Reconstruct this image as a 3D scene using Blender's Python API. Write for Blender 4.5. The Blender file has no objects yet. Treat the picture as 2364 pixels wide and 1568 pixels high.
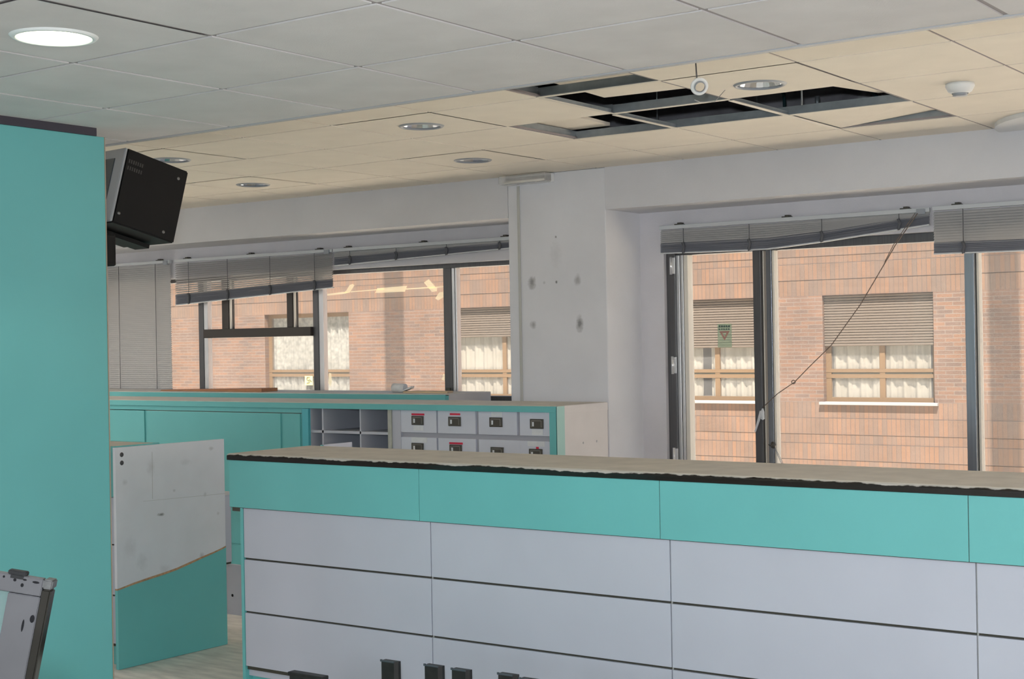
import bpy, bmesh, math, random
from mathutils import Vector, Matrix
random.seed(7)
S = bpy.context.scene
COL = S.collection

# ---------------------------------------------------------------- camera
cam_d = bpy.data.cameras.new('camera'); cam = bpy.data.objects.new('camera', cam_d); COL.objects.link(cam)
S.camera = cam
cam_d.sensor_width = 36.0; cam_d.lens = 3382.0 / 2364.0 * 36.0; cam_d.clip_end = 300
cr, cu, cf = Vector((0.8101, 0.5860, -0.0170)), Vector((0.0148, 0.0085, 0.9999)), Vector((-0.5861, 0.8103, 0.0017))
cm = Matrix(((cr.x, cu.x, -cf.x, 0), (cr.y, cu.y, -cf.y, 0), (cr.z, cu.z, -cf.z, 1.6), (0, 0, 0, 1)))
cam.matrix_world = cm

# ---------------------------------------------------------------- world, sun, lights, exposure
w = bpy.data.worlds.new('world'); S.world = w; w.use_nodes = True
wn = w.node_tree; bg = wn.nodes['Background']
sky = wn.nodes.new('ShaderNodeTexSky'); sky.sky_type = 'HOSEK_WILKIE'
sky.sun_direction = Vector((0.35, -0.6, 0.7)).normalized(); sky.turbidity = 4
wn.links.new(sky.outputs[0], bg.inputs[0]); bg.inputs[1].default_value = 4.0

def light(name, kind, loc, energy, color=(1, 1, 1), size=0.1, aim=None, size_y=None):
    d = bpy.data.lights.new(name, kind); d.energy = energy; d.color = color
    if kind == 'AREA':
        d.size = size
        if size_y: d.shape = 'RECTANGLE'; d.size_y = size_y
        else: d.shape = 'DISK'
    elif kind in ('POINT', 'SPOT'): d.shadow_soft_size = size
    o = bpy.data.objects.new(name, d); COL.objects.link(o); o.location = loc
    if aim is not None:
        o.rotation_euler = Vector(aim).to_track_quat('-Z', 'Y').to_euler()
    return o
sun = light('sun', 'SUN', (0, 0, 20), 20.0, (1.0, 0.93, 0.83), aim=(-0.22, 0.42, -0.88)); sun.data.angle = 0.01
# the flash of the camera, a little above and left of the lens
light('camera_flash', 'AREA', (-0.05, 0.0, 1.76), 98, (0.86, 0.94, 1.0), size=0.07, aim=(-0.5861, 0.8103, 0.06))
# unseen fill lights added at the rear of the hall, far behind the camera
for lx in (-5.1, -1.5, 1.7):
    light('rear_fill_light', 'AREA', (lx, -8.8, 1.5), 80 - 12 * (lx > 0) + 14 * (lx < -3), (0.86, 0.95, 1.0), size=3.4, size_y=1.9, aim=(0, 1, 0))
# fill lights added at the right-hand side wall to brighten faces turned that way
for ly in (3.6, 6.2):
    light('side_fill_light', 'AREA', (3.4, ly, 1.25), 52 if ly < 5 else 36, (1.0, 0.96, 0.93), size=2.4, size_y=2.0, aim=(-1, 0, -0.42))
# unseen lamps added under the near ceiling to light floor and counter tops
for lx, ly in ((-1.56, 2.52), (0.24, 2.52), (2.0, 2.52), (-3.36, 0.72), (-1.56, 0.72), (0.24, 0.72), (2.0, 0.72), (-3.36, -1.1), (-1.56, -1.1), (0.24, -1.1)):
    light('ceiling_fill_light', 'AREA', (lx, ly, 2.44), 6, (0.92, 0.97, 1.0), size=0.2, aim=(0, 0, -1))
for lx, ly in ((-8.9, 1.2), (-8.9, 2.9), (-8.76, 4.3), (-10.5, 4.3), (-9.3, 5.5), (-11.0, 5.5)):  # more unseen lamps added at the left, for bounce light on the ceiling
    light('ceiling_fill_light', 'AREA', (lx, ly, 2.42), 19, (0.98, 0.96, 0.93), size=0.2, aim=(0, 0, -1))
S.view_settings.view_transform = 'Standard'; S.view_settings.look = 'None'
S.view_settings.exposure = -0.14; S.view_settings.gamma = 1.0; S.view_settings.use_curve_mapping = False
S.cycles.max_bounces = 10; S.cycles.diffuse_bounces = 5; S.cycles.glossy_bounces = 4
S.cycles.transparent_max_bounces = 16; S.cycles.sample_clamp_indirect = 6.0
S.cycles.use_denoising = True
S.cycles.caustics_reflective = False; S.cycles.caustics_refractive = False

# ---------------------------------------------------------------- materials
def lin(c):
    r = []
    for v in c:
        v /= 255.0
        r.append(v / 12.92 if v <= 0.04045 else ((v + 0.055) / 1.055) ** 2.4)
    return tuple(r)
def mat(name, rgb, rough=0.6, metal=0.0, noise=0.0, scale=8.0, bump=0.0, bscale=60.0, emit=None, estr=0, stretch=None, spec=0.5, coat=0.0, detail=4.0):
    m = bpy.data.materials.new(name); m.use_nodes = True
    nt = m.node_tree; b = nt.nodes['Principled BSDF']
    b.inputs['Base Color'].default_value = (*rgb, 1); b.inputs['Roughness'].default_value = rough
    b.inputs['Metallic'].default_value = metal; b.inputs['Specular IOR Level'].default_value = spec
    b.inputs['Coat Weight'].default_value = coat
    co = nt.nodes.new('ShaderNodeTexCoord'); src = co.outputs['Object']
    if stretch:
        mp = nt.nodes.new('ShaderNodeMapping'); mp.inputs['Scale'].default_value = stretch
        nt.links.new(src, mp.inputs['Vector']); src = mp.outputs['Vector']
    if noise:
        n = nt.nodes.new('ShaderNodeTexNoise'); n.inputs['Scale'].default_value = scale; n.inputs['Detail'].default_value = detail
        nt.links.new(src, n.inputs['Vector'])
        r = nt.nodes.new('ShaderNodeMapRange'); r.inputs['From Min'].default_value = 0.3; r.inputs['From Max'].default_value = 0.7
        r.inputs['To Min'].default_value = 1 - noise; r.inputs['To Max'].default_value = 1 + noise * 0.6
        nt.links.new(n.outputs['Fac'], r.inputs['Value'])
        mx = nt.nodes.new('ShaderNodeVectorMath'); mx.operation = 'SCALE'; mx.inputs[0].default_value = rgb
        nt.links.new(r.outputs['Result'], mx.inputs['Scale']); nt.links.new(mx.outputs['Vector'], b.inputs['Base Color'])
    if bump:
        n2 = nt.nodes.new('ShaderNodeTexNoise'); n2.inputs['Scale'].default_value = bscale
        nt.links.new(src, n2.inputs['Vector'])
        bp = nt.nodes.new('ShaderNodeBump'); bp.inputs['Strength'].default_value = bump; bp.inputs['Distance'].default_value = 0.002
        nt.links.new(n2.outputs['Fac'], bp.inputs['Height']); nt.links.new(bp.outputs['Normal'], b.inputs['Normal'])
    if emit:
        b.inputs['Emission Color'].default_value = (*emit, 1); b.inputs['Emission Strength'].default_value = estr
    return m

M = {}
M['wall'] = mat('wall_paint', (0.70, 0.70, 0.725), 0.85, noise=0.04, scale=3, bump=0.5, bscale=150)
M['wall_lilac'] = mat('wall_paint_lilac', (0.70, 0.68, 0.705), 0.85, noise=0.05, scale=4, bump=0.5, bscale=150)
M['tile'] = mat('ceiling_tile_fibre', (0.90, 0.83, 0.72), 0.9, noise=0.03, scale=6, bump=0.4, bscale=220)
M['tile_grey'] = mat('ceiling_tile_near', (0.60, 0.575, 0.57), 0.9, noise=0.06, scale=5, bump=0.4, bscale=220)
M['joint'] = mat('ceiling_joint', (0.30, 0.27, 0.27), 0.8)
M['rail_white'] = mat('rail_cream', (0.80, 0.74, 0.63), 0.5)
M['galv'] = mat('galvanised_steel', (0.36, 0.39, 0.41), 0.45, 0.6, noise=0.12, scale=20)
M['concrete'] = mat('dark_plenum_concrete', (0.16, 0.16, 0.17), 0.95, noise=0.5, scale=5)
M['teal'] = mat('teal_laminate', (0.15, 0.50, 0.495), 0.42, noise=0.04, scale=2.5)
M['teal_wall'] = mat('teal_panel_laminate', (0.125, 0.41, 0.41), 0.5, noise=0.04, scale=2)
M['white'] = mat('white_laminate', (0.52, 0.54, 0.62), 0.45, noise=0.03, scale=3)
M['offwhite'] = mat('off_white_laminate', (0.62, 0.60, 0.60), 0.5, noise=0.05, scale=5)
M['lilac'] = mat('lilac_grey_melamine', (0.50, 0.51, 0.57), 0.55, noise=0.04, scale=5)
M['beige'] = mat('dusty_beige_top', (0.50, 0.46, 0.40), 0.6, noise=0.1, scale=14)
M['gap'] = mat('dark_joint', (0.06, 0.055, 0.04), 0.7)
M['black'] = mat('black_plastic', (0.006, 0.006, 0.0065), 0.6, spec=0.25)
M['black_gloss'] = mat('black_gloss', (0.012, 0.011, 0.009), 0.12, noise=0.3, scale=30)
M['silver'] = mat('silver_plastic', (0.34, 0.36, 0.39), 0.45)
M['screw'] = mat('screw_metal', (0.20, 0.20, 0.20), 0.4, 0.7)
M['screen'] = mat('dark_screen', (0.06, 0.075, 0.09), 0.15)
M['alu'] = mat('anodised_aluminium', (0.30, 0.32, 0.35), 0.28, 0.85, noise=0.15, scale=3, stretch=(60, 60, 0.6))
M['alu_dark'] = mat('dark_aluminium', (0.13, 0.13, 0.135), 0.4, 0.5, noise=0.15, scale=3, stretch=(60, 60, 0.6))
M['alu_bright'] = mat('bright_aluminium', (0.80, 0.80, 0.80), 0.22, 0.55)
M['cream'] = mat('cream_seal', (0.86, 0.80, 0.70), 0.5)
M['brown'] = mat('brown_frame', (0.055, 0.045, 0.038), 0.5)
M['blind'] = mat('blind_slat', (0.56, 0.55, 0.54), 0.5)
M['blind_rail'] = mat('blind_headrail', (0.62, 0.64, 0.65), 0.35)
M['blind_stack'] = mat('blind_stack', (0.50, 0.51, 0.56), 0.4)
M['cordm'] = mat('cord', (0.20, 0.15, 0.12), 0.8)
M['ladder'] = mat('ladder_cord', (0.12, 0.12, 0.13), 0.8)
M['chrome'] = mat('chrome', (0.78, 0.80, 0.84), 0.08, 1.0)
M['ring'] = mat('white_ring', (0.78, 0.79, 0.79), 0.4)
M['lit'] = mat('lit_lamp', (0.9, 0.95, 0.75), 0.4, emit=(0.93, 1.0, 0.70), estr=5.0)
M['wood'] = mat('bare_wood', (0.42, 0.19, 0.09), 0.6, noise=0.2, scale=5, stretch=(2, 30, 30))
M['chip'] = mat('chipboard_edge', (0.50, 0.30, 0.17), 0.8, noise=0.3, scale=60)
M['red'] = mat('red_label', (0.62, 0.015, 0.055), 0.5)
M['paper'] = mat('paper_label', (0.72, 0.74, 0.76), 0.7, noise=0.06, scale=40)
M['bronze'] = mat('bronze_holder', (0.085, 0.078, 0.065), 0.4, 0.3)
M['bronze_light'] = mat('bronze_rim', (0.30, 0.28, 0.25), 0.4, 0.3)
M['floor'] = mat('dusty_floor', (0.80, 0.75, 0.68), 0.75, noise=0.22, scale=6, stretch=(1, 4, 1), detail=8)
M['clear'] = mat('clear_plastic', (0.62, 0.63, 0.60), 0.1)
M['tube'] = mat('tube', (0.9, 0.86, 0.76), 0.3)
M['cable'] = mat('cable_teal', (0.03, 0.07, 0.08), 0.5)
M['cable2'] = mat('cable_yellow', (0.12, 0.12, 0.05), 0.5)
M['boxgrey'] = mat('box_grey', (0.30, 0.29, 0.25), 0.6)
M['tape'] = mat('pale_tape', (0.95, 0.88, 0.70), 0.7)
M['dusty_black'] = mat('dusty_black', (0.014, 0.013, 0.013), 0.45, noise=0.5, scale=30)
M['grey_metal'] = mat('grey_painted_metal', (0.062, 0.06, 0.064), 0.5, 0.2, noise=0.08, scale=20)

def add_spots(m, spots, dark, amount=0.55):
    """stains with a place of their own: (x, z, rx, rz, strength) in object space"""
    nt = m.node_tree; b = nt.nodes['Principled BSDF']
    base = b.inputs['Base Color'].links[0].from_socket
    co = nt.nodes.new('ShaderNodeTexCoord')
    nz = nt.nodes.new('ShaderNodeTexNoise'); nz.inputs['Scale'].default_value = 40; nz.inputs['Detail'].default_value = 6
    nt.links.new(co.outputs['Object'], nz.inputs['Vector'])
    tot = None
    for (x, y, z, rx, rz, st) in spots:
        mp = nt.nodes.new('ShaderNodeMapping'); mp.inputs['Location'].default_value = (-x / rx, -y / 0.1, -z / rz)
        mp.inputs['Scale'].default_value = (1 / rx, 1 / 0.1, 1 / rz)
        nt.links.new(co.outputs['Object'], mp.inputs['Vector'])
        ln = nt.nodes.new('ShaderNodeVectorMath'); ln.operation = 'LENGTH'; nt.links.new(mp.outputs['Vector'], ln.inputs[0])
        ad = nt.nodes.new('ShaderNodeMath'); ad.operation = 'ADD'; nt.links.new(ln.outputs['Value'], ad.inputs[0])
        nt.links.new(nz.outputs['Fac'], ad.inputs[1])
        r = nt.nodes.new('ShaderNodeMapRange'); r.inputs['From Min'].default_value = 0.7; r.inputs['From Max'].default_value = 1.5
        r.inputs['To Min'].default_value = st; r.inputs['To Max'].default_value = 0
        nt.links.new(ad.outputs[0], r.inputs['Value'])
        if tot is None: tot = r.outputs['Result']
        else:
            mxx = nt.nodes.new('ShaderNodeMath'); mxx.operation = 'MAXIMUM'
            nt.links.new(tot, mxx.inputs[0]); nt.links.new(r.outputs['Result'], mxx.inputs[1]); tot = mxx.outputs[0]
    mx = nt.nodes.new('ShaderNodeMix'); mx.data_type = 'RGBA'
    nt.links.new(tot, mx.inputs['Factor']); nt.links.new(base, mx.inputs['A']); mx.inputs['B'].default_value = (*dark, 1)
    nt.links.new(mx.outputs['Result'], b.inputs['Base Color'])

def glass_mat(name, haze, tint=(1, 1, 1), hazecol=(0.9, 0.88, 0.85)):
    m = bpy.data.materials.new(name); m.use_nodes = True; nt = m.node_tree
    for n in list(nt.nodes):
        if n.type != 'OUTPUT_MATERIAL': nt.nodes.remove(n)
    out = [n for n in nt.nodes if n.type == 'OUTPUT_MATERIAL'][0]
    tr = nt.nodes.new('ShaderNodeBsdfTransparent'); tr.inputs[0].default_value = (*tint, 1)
    df = nt.nodes.new('ShaderNodeBsdfDiffuse'); df.inputs[0].default_value = (*hazecol, 1)
    gl = nt.nodes.new('ShaderNodeBsdfGlossy'); gl.inputs['Roughness'].default_value = 0.03
    fr = nt.nodes.new('ShaderNodeFresnel'); fr.inputs[0].default_value = 1.45
    m1 = nt.nodes.new('ShaderNodeMixShader'); m1.inputs[0].default_value = haze
    co = nt.nodes.new('ShaderNodeTexCoord'); nz = nt.nodes.new('ShaderNodeTexNoise'); nz.inputs['Scale'].default_value = 2.5; nz.inputs['Detail'].default_value = 5
    nt.links.new(co.outputs['Object'], nz.inputs['Vector'])
    r = nt.nodes.new('ShaderNodeMapRange'); r.inputs['From Min'].default_value = 0.3; r.inputs['From Max'].default_value = 0.7
    r.inputs['To Min'].default_value = haze * 0.6; r.inputs['To Max'].default_value = haze * 1.4
    nt.links.new(nz.outputs['Fac'], r.inputs['Value']); nt.links.new(r.outputs['Result'], m1.inputs[0])
    nt.links.new(tr.outputs[0], m1.inputs[1]); nt.links.new(df.outputs[0], m1.inputs[2])
    geo = nt.nodes.new('ShaderNodeNewGeometry'); inv = nt.nodes.new('ShaderNodeMath'); inv.operation = 'SUBTRACT'; inv.inputs[0].default_value = 1.0
    nt.links.new(geo.outputs['Backfacing'], inv.inputs[1])
    mu = nt.nodes.new('ShaderNodeMath'); mu.operation = 'MULTIPLY'; nt.links.new(inv.outputs[0], mu.inputs[0]); nt.links.new(fr.outputs[0], mu.inputs[1])
    m2 = nt.nodes.new('ShaderNodeMixShader'); nt.links.new(mu.outputs[0], m2.inputs[0])
    nt.links.new(m1.outputs[0], m2.inputs[1]); nt.links.new(gl.outputs[0], m2.inputs[2])
    nt.links.new(m2.outputs[0], out.inputs[0])
    return m
M['glass'] = glass_mat('dusty_window_glass', 0.10)
M['glass_thin'] = glass_mat('sash_glass', 0.05)
M['clear'] = glass_mat('clear_plastic_cover', 0.35)
M['teal_glass'] = glass_mat('dusty_pale_glass', 0.6, (0.8, 1, 0.98), (0.13, 0.165, 0.16))
M['sticker'] = glass_mat('faded_sticker', 0.42, (0.85, 0.95, 0.88), (0.58, 0.64, 0.52))
M['sticker_red'] = glass_mat('faded_sticker_red', 0.55, (1, 0.8, 0.78), (0.62, 0.36, 0.32))
def tape_mat(name, tcol, dcol):
    m = bpy.data.materials.new(name); m.use_nodes = True; nt = m.node_tree; nt.nodes.remove(nt.nodes['Principled BSDF'])
    out = nt.nodes['Material Output']; tr = nt.nodes.new('ShaderNodeBsdfTransparent'); tr.inputs[0].default_value = (*tcol, 1)
    df = nt.nodes.new('ShaderNodeBsdfDiffuse'); df.inputs[0].default_value = (*dcol, 1); ts = nt.nodes.new('ShaderNodeBsdfTranslucent'); ts.inputs[0].default_value = (*[c * .6 for c in dcol], 1)
    a1 = nt.nodes.new('ShaderNodeAddShader'); a2 = nt.nodes.new('ShaderNodeAddShader')
    nt.links.new(df.outputs[0], a1.inputs[0]); nt.links.new(ts.outputs[0], a1.inputs[1]); nt.links.new(a1.outputs[0], a2.inputs[0]); nt.links.new(tr.outputs[0], a2.inputs[1]); nt.links.new(a2.outputs[0], out.inputs[0])
    return m
M['tape_thin'] = tape_mat('tape_residue', (.62, .62, .58), (.38, .35, .29))

# ---------------------------------------------------------------- geometry helpers
def B(): return bmesh.new()
def box(bm, x0, x1, y0, y1, z0, z1, mi=0, bev=0):
    r = bmesh.ops.create_cube(bm, size=1.0)
    vs = r['verts']
    for v in vs:
        v.co = Vector((x0 + (v.co.x + .5) * (x1 - x0), y0 + (v.co.y + .5) * (y1 - y0), z0 + (v.co.z + .5) * (z1 - z0)))
    fs = set(f for v in vs for f in v.link_faces)
    for f in fs: f.material_index = mi
    if bev:
        es = set(e for v in vs for e in v.link_edges)
        bmesh.ops.bevel(bm, geom=list(es), offset=bev, segments=2, affect='EDGES', profile=0.5)
    return vs
def hexa(bm, pts, mi=0):
    """eight corners: bottom four (ccw) then top four"""
    vs = [bm.verts.new(p) for p in pts]
    for q in ((3, 2, 1, 0), (4, 5, 6, 7), (0, 1, 5, 4), (1, 2, 6, 5), (2, 3, 7, 6), (3, 0, 4, 7)):
        f = bm.faces.new([vs[i] for i in q]); f.material_index = mi
    return vs
def tube(bm, pts, r, seg=8, mi=0):
    pts = [Vector(p) for p in pts]; rings = []
    for i, p in enumerate(pts):
        d = (pts[min(i + 1, len(pts) - 1)] - pts[max(i - 1, 0)]).normalized()
        a = d.orthogonal().normalized() if i == 0 else (pa - d * pa.dot(d)).normalized()
        pa = a; b2 = d.cross(a)
        rings.append([bm.verts.new(p + (a * math.cos(2 * math.pi * k / seg) + b2 * math.sin(2 * math.pi * k / seg)) * r) for k in range(seg)])
    for i in range(len(rings) - 1):
        for k in range(seg):
            f = bm.faces.new((rings[i][k], rings[i][(k + 1) % seg], rings[i + 1][(k + 1) % seg], rings[i + 1][k])); f.material_index = mi; f.smooth = True
    bm.faces.new(rings[0][::-1]).material_index = mi; bm.faces.new(rings[-1]).material_index = mi
def lathe(bm, prof, center, seg=40, mi=0, axis=None, close=False):
    """prof: list of (radius, height) around z through center; axis rotates the whole"""
    c = Vector(center); rot = Vector((0, 0, 1)).rotation_difference(Vector(axis)) if axis else None
    rings = []
    for (r, h) in prof:
        ring = []
        for k in range(seg):
            p = Vector((r * math.cos(2 * math.pi * k / seg), r * math.sin(2 * math.pi * k / seg), h))
            if rot: p = rot @ p
            ring.append(bm.verts.new(c + p))
        rings.append(ring)
    n = len(rings)
    for i in range(n if close else n - 1):
        a, b2 = rings[i], rings[(i + 1) % n]
        for k in range(seg):
            f = bm.faces.new((a[k], a[(k + 1) % seg], b2[(k + 1) % seg], b2[k])); f.material_index = mi; f.smooth = True
    return rings
def prism(bm, poly, axis, a, b, mi=0):
    """poly in the plane normal to axis ('x' or 'y' or 'z'), extruded from a to b"""
    def P(u, v, t):
        return {'x': (t, u, v), 'y': (u, t, v), 'z': (u, v, t)}[axis]
    v0 = [bm.verts.new(P(u, v, a)) for u, v in poly]; v1 = [bm.verts.new(P(u, v, b)) for u, v in poly]
    n = len(poly)
    fs = [bm.faces.new(v0), bm.faces.new(v1[::-1])]
    for i in range(n): fs.append(bm.faces.new((v0[i], v1[i], v1[(i + 1) % n], v0[(i + 1) % n])))
    for f in fs: f.material_index = mi
def obj(name, bm, m, parent=None):
    bmesh.ops.recalc_face_normals(bm, faces=bm.faces)
    me = bpy.data.meshes.new(name); ms = m if isinstance(m, (list, tuple)) else [m]
    off = Vector((0, 0, 0))
    if parent is None:
        xs = [v.co for v in bm.verts]
        lo = Vector([min(c[i] for c in xs) for i in range(3)]); hi = Vector([max(c[i] for c in xs) for i in range(3)])
        off = Vector(((lo.x + hi.x) / 2, (lo.y + hi.y) / 2, lo.z))
    else:
        p = parent
        while p is not None: off = off + p.location; p = p.parent
    if name not in KEEP:
        bmesh.ops.translate(bm, verts=bm.verts, vec=-off); loc = off
    else: loc = Vector((0, 0, 0))
    bm.to_mesh(me); bm.free()
    for q in ms: me.materials.append(q)
    o = bpy.data.objects.new(name, me); COL.objects.link(o)
    if parent is None: o.location = loc
    else: o.parent = parent
    return o
KEEP = set()
def tag(o, label, cat, group=None):
    o['label'] = label; o['category'] = cat
    if group: o['group'] = group
    return o
def thing(name, loc, label, cat, group=None):
    o = bpy.data.objects.new(name, None); COL.objects.link(o); o.location = loc; o.empty_display_size = 0.1
    return tag(o, label, cat, group)
def struct(name, bm, m, keep=True, parent=None):
    if keep: KEEP.add(name)
    o = obj(name, bm, m, parent)
    if parent is None: o['kind'] = 'structure'
    return o

FZ, NZ = 2.646, 2.456           # far and near ceiling heights
GX, GY = -5.374, 5.163          # far grid
HX, HY = -3.019, 3.989          # near grid

# ---------------------------------------------------------------- room shell
bm = B(); box(bm, -12, 3.5, -9, 8.0, -0.12, 0.0); struct('floor', bm, M['floor'])
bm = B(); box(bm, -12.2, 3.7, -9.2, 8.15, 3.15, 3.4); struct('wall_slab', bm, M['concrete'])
bm = B(); box(bm, -12.2, -12, -9, 8.15, 0, 3.15); struct('wall_left', bm, M['wall'])
bm = B(); box(bm, 3.5, 3.7, -9, 8.15, 0, 3.15); struct('wall_right', bm, M['wall'])
bm = B(); box(bm, -12.2, 3.7, -9.2, -9, 0, 3.15); struct('wall_back', bm, M['wall'])
# window wall: band above the windows, parapet below the left windows, jambs
bm = B()
box(bm, -12, -5.44, 7.9, 8.15, 2.15, 3.15); box(bm, -4.73, 3.5, 7.9, 8.15, 2.17, 3.15)
box(bm, -12, -5.44, 7.9, 8.15, 0, 1.19)
box(bm, -4.73, -4.545, 7.9, 8.15, 0, 2.17)
box(bm, 1.6, 3.5, 7.9, 8.15, 0, 2.17); box(bm, -4.545, 1.6, 7.9, 8.15, 0, 0.12)
struct('wall_window', bm, M['wall_lilac'])
# lowered beam in front, painted below the ceiling, raw above it
bm = B(); box(bm, -12, -5.44, 7.5, 7.9, 2.385, FZ); struct('wall_beam_left', bm, M['wall'])
bm = B(); box(bm, -4.713, 3.5, 7.5, 7.9, 2.39, FZ); struct('wall_beam_right', bm, M['wall'])
# column
mcol = mat('column_paint', (0.75, 0.755, 0.785), 0.85, noise=0.04, scale=3, bump=0.5, bscale=150)
add_spots(mcol, [(-5.264, 7.5, 1.968, .035, .05, .75), (-4.923, 7.5, 1.972, .03, .04, .5), (-5.259, 7.5, 1.706, .028, .03, .6),
                 (-4.912, 7.5, 1.704, .03, .06, .8), (-5.078, 7.5, 2.245, .010, .010, .9), (-5.079, 7.5, 1.967, .010, .012, .9),
                 (-5.08, 7.5, 2.14, .05, .10, .12), (-5.17, 7.5, 1.966, .012, .012, .3)], (0.17, 0.165, 0.16))
bm = B(); box(bm, -5.439, -4.713, 7.5, 8.15, 0, FZ, bev=0.006); struct('wall_column', bm, mcol)
mrear = M['concrete']
bm = B(); box(bm, -12, 3.5, 7.5, 7.88, FZ + 0.001, 3.15)
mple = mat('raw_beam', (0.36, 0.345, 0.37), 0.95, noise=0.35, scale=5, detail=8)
add_spots(mple, [(-3.42, 7.5, 2.80, .10, .03, .6), (-3.06, 7.5, 2.84, .05, .09, .75), (-4.0, 7.5, 2.76, .12, .025, .5), (-3.30, 7.5, 2.73, .2, .02, .5),
                 (-2.55, 7.5, 2.88, .06, .04, .5), (-2.05, 7.5, 2.80, .1, .02, .4), (-3.1, 7.5, 2.71, .12, .02, .5)], (0.75, 0.75, 0.77))
struct('wall_raw_beam', bm, mple)

def holed_tile(bm, x0, x1, y0, y1, z0, z1, cx, cy, r, mi=0):
    n = 48; rings = {}
    for z in (z0, z1):
        inn, out = [], []
        for k in range(n):
            a = 2 * math.pi * (k + .5) / n; dx, dy = math.cos(a), math.sin(a)
            inn.append(bm.verts.new((cx + r * dx, cy + r * dy, z)))
            t = min(((x1 - cx) if dx > 0 else (x0 - cx)) / dx, ((y1 - cy) if dy > 0 else (y0 - cy)) / dy)
            out.append(bm.verts.new((cx + t * dx, cy + t * dy, z)))
        cs = []
        for (qx, qy) in ((x1, y1), (x0, y1), (x0, y0), (x1, y0)): cs.append(bm.verts.new((qx, qy, z)))
        rings[z] = (inn, out, cs)
        for k in range(n):
            q = (k + 1) % n
            bm.faces.new((inn[k], out[k], out[q], inn[q])).material_index = mi
            a, b = out[k].co, out[q].co
            if abs(a.x - b.x) > 1e-5 and abs(a.y - b.y) > 1e-5:
                c = min(cs, key=lambda v: (v.co - a).length); bm.faces.new((out[k], c, out[q])).material_index = mi
    i0, i1 = rings[z0][0], rings[z1][0]
    for k in range(n): bm.faces.new((i0[k], i0[(k + 1) % n], i1[(k + 1) % n], i1[k])).material_index = mi
LIGHTS_FAR = [(-4.465, 5.46), (-5.087, 6.68), (-2.700, 5.510), (-6.890, 6.70), (-6.297, 5.5)]
LIGHT_NEAR = (-3.345, 2.515)
# near ceiling
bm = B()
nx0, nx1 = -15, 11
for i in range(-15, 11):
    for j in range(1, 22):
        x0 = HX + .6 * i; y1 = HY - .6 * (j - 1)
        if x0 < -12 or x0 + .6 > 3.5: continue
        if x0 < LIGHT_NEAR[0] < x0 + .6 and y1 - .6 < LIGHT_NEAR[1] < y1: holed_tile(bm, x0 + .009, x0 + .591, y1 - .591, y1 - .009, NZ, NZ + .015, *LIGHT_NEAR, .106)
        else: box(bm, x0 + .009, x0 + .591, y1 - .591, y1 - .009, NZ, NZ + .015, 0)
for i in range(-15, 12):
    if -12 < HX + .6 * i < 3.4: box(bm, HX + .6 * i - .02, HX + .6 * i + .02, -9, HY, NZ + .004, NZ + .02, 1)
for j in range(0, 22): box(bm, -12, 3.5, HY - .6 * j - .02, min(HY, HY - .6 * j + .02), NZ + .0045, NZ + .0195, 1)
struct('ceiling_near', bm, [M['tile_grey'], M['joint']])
bm = B(); box(bm, -12, 3.5, HY - .004, HY + .022, NZ - .003, FZ + .06); struct('trim_1', bm, mat('step_trim_grey', (.42, .42, .43), .5))

# far ceiling; the cells around the opening are left to their own tiles
cells_missing = {(3, -1), (2, 1), (3, 1), (4, 1), (3, 0), (4, 2)}
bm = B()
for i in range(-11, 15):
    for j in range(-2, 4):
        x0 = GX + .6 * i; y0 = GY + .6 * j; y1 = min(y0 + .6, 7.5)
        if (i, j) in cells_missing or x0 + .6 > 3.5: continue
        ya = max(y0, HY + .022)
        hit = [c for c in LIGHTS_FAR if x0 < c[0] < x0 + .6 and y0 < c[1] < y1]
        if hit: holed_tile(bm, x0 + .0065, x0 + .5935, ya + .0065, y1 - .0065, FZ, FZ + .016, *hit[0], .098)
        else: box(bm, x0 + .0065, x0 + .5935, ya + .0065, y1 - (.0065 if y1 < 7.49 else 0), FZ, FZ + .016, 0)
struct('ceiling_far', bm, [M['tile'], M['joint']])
# grid bars behind the joints
bm = B()
for i in range(-11, 15):
    x = GX + .6 * i
    if x > 3.4 or i in (3, 4): continue
    box(bm, x - .012, x + .012, HY + .02, 7.5, FZ + .003, FZ + .012, 0); box(bm, x - .001, x + .001, HY + .02, 7.5, FZ + .012, FZ + .045, 1)
for (i, ya, yb) in ((3, HY + .02, 5.163), (3, 6.363, 7.5), (4, HY + .02, 5.763), (4, 6.963, 7.5)):
    x = GX + .6 * i
    box(bm, x - .012, x + .012, ya, yb, FZ + .003, FZ + .012, 0); box(bm, x - .001, x + .001, ya, yb, FZ + .012, FZ + .045, 1)
for j in range(-1, 4):
    y = GY + .6 * j
    segs = [(-11.99, 3.49)]
    if j == 1: segs = [(-11.99, -3.574), (-2.974, 3.49)]
    if j == 2: segs = [(-11.99, -4.19), (-2.36, 3.49)]
    if j == 0: segs = [(-11.99, -3.574), (-2.974, 3.49)]
    for a, b in segs:
        box(bm, a, b, y - .012, y + .012, FZ + .0035, FZ + .0115, 0); box(bm, a, b, y - .001, y + .001, FZ + .012, FZ + .045, 1)
struct('trim_2', bm, [M['joint'], M['galv']])

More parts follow.
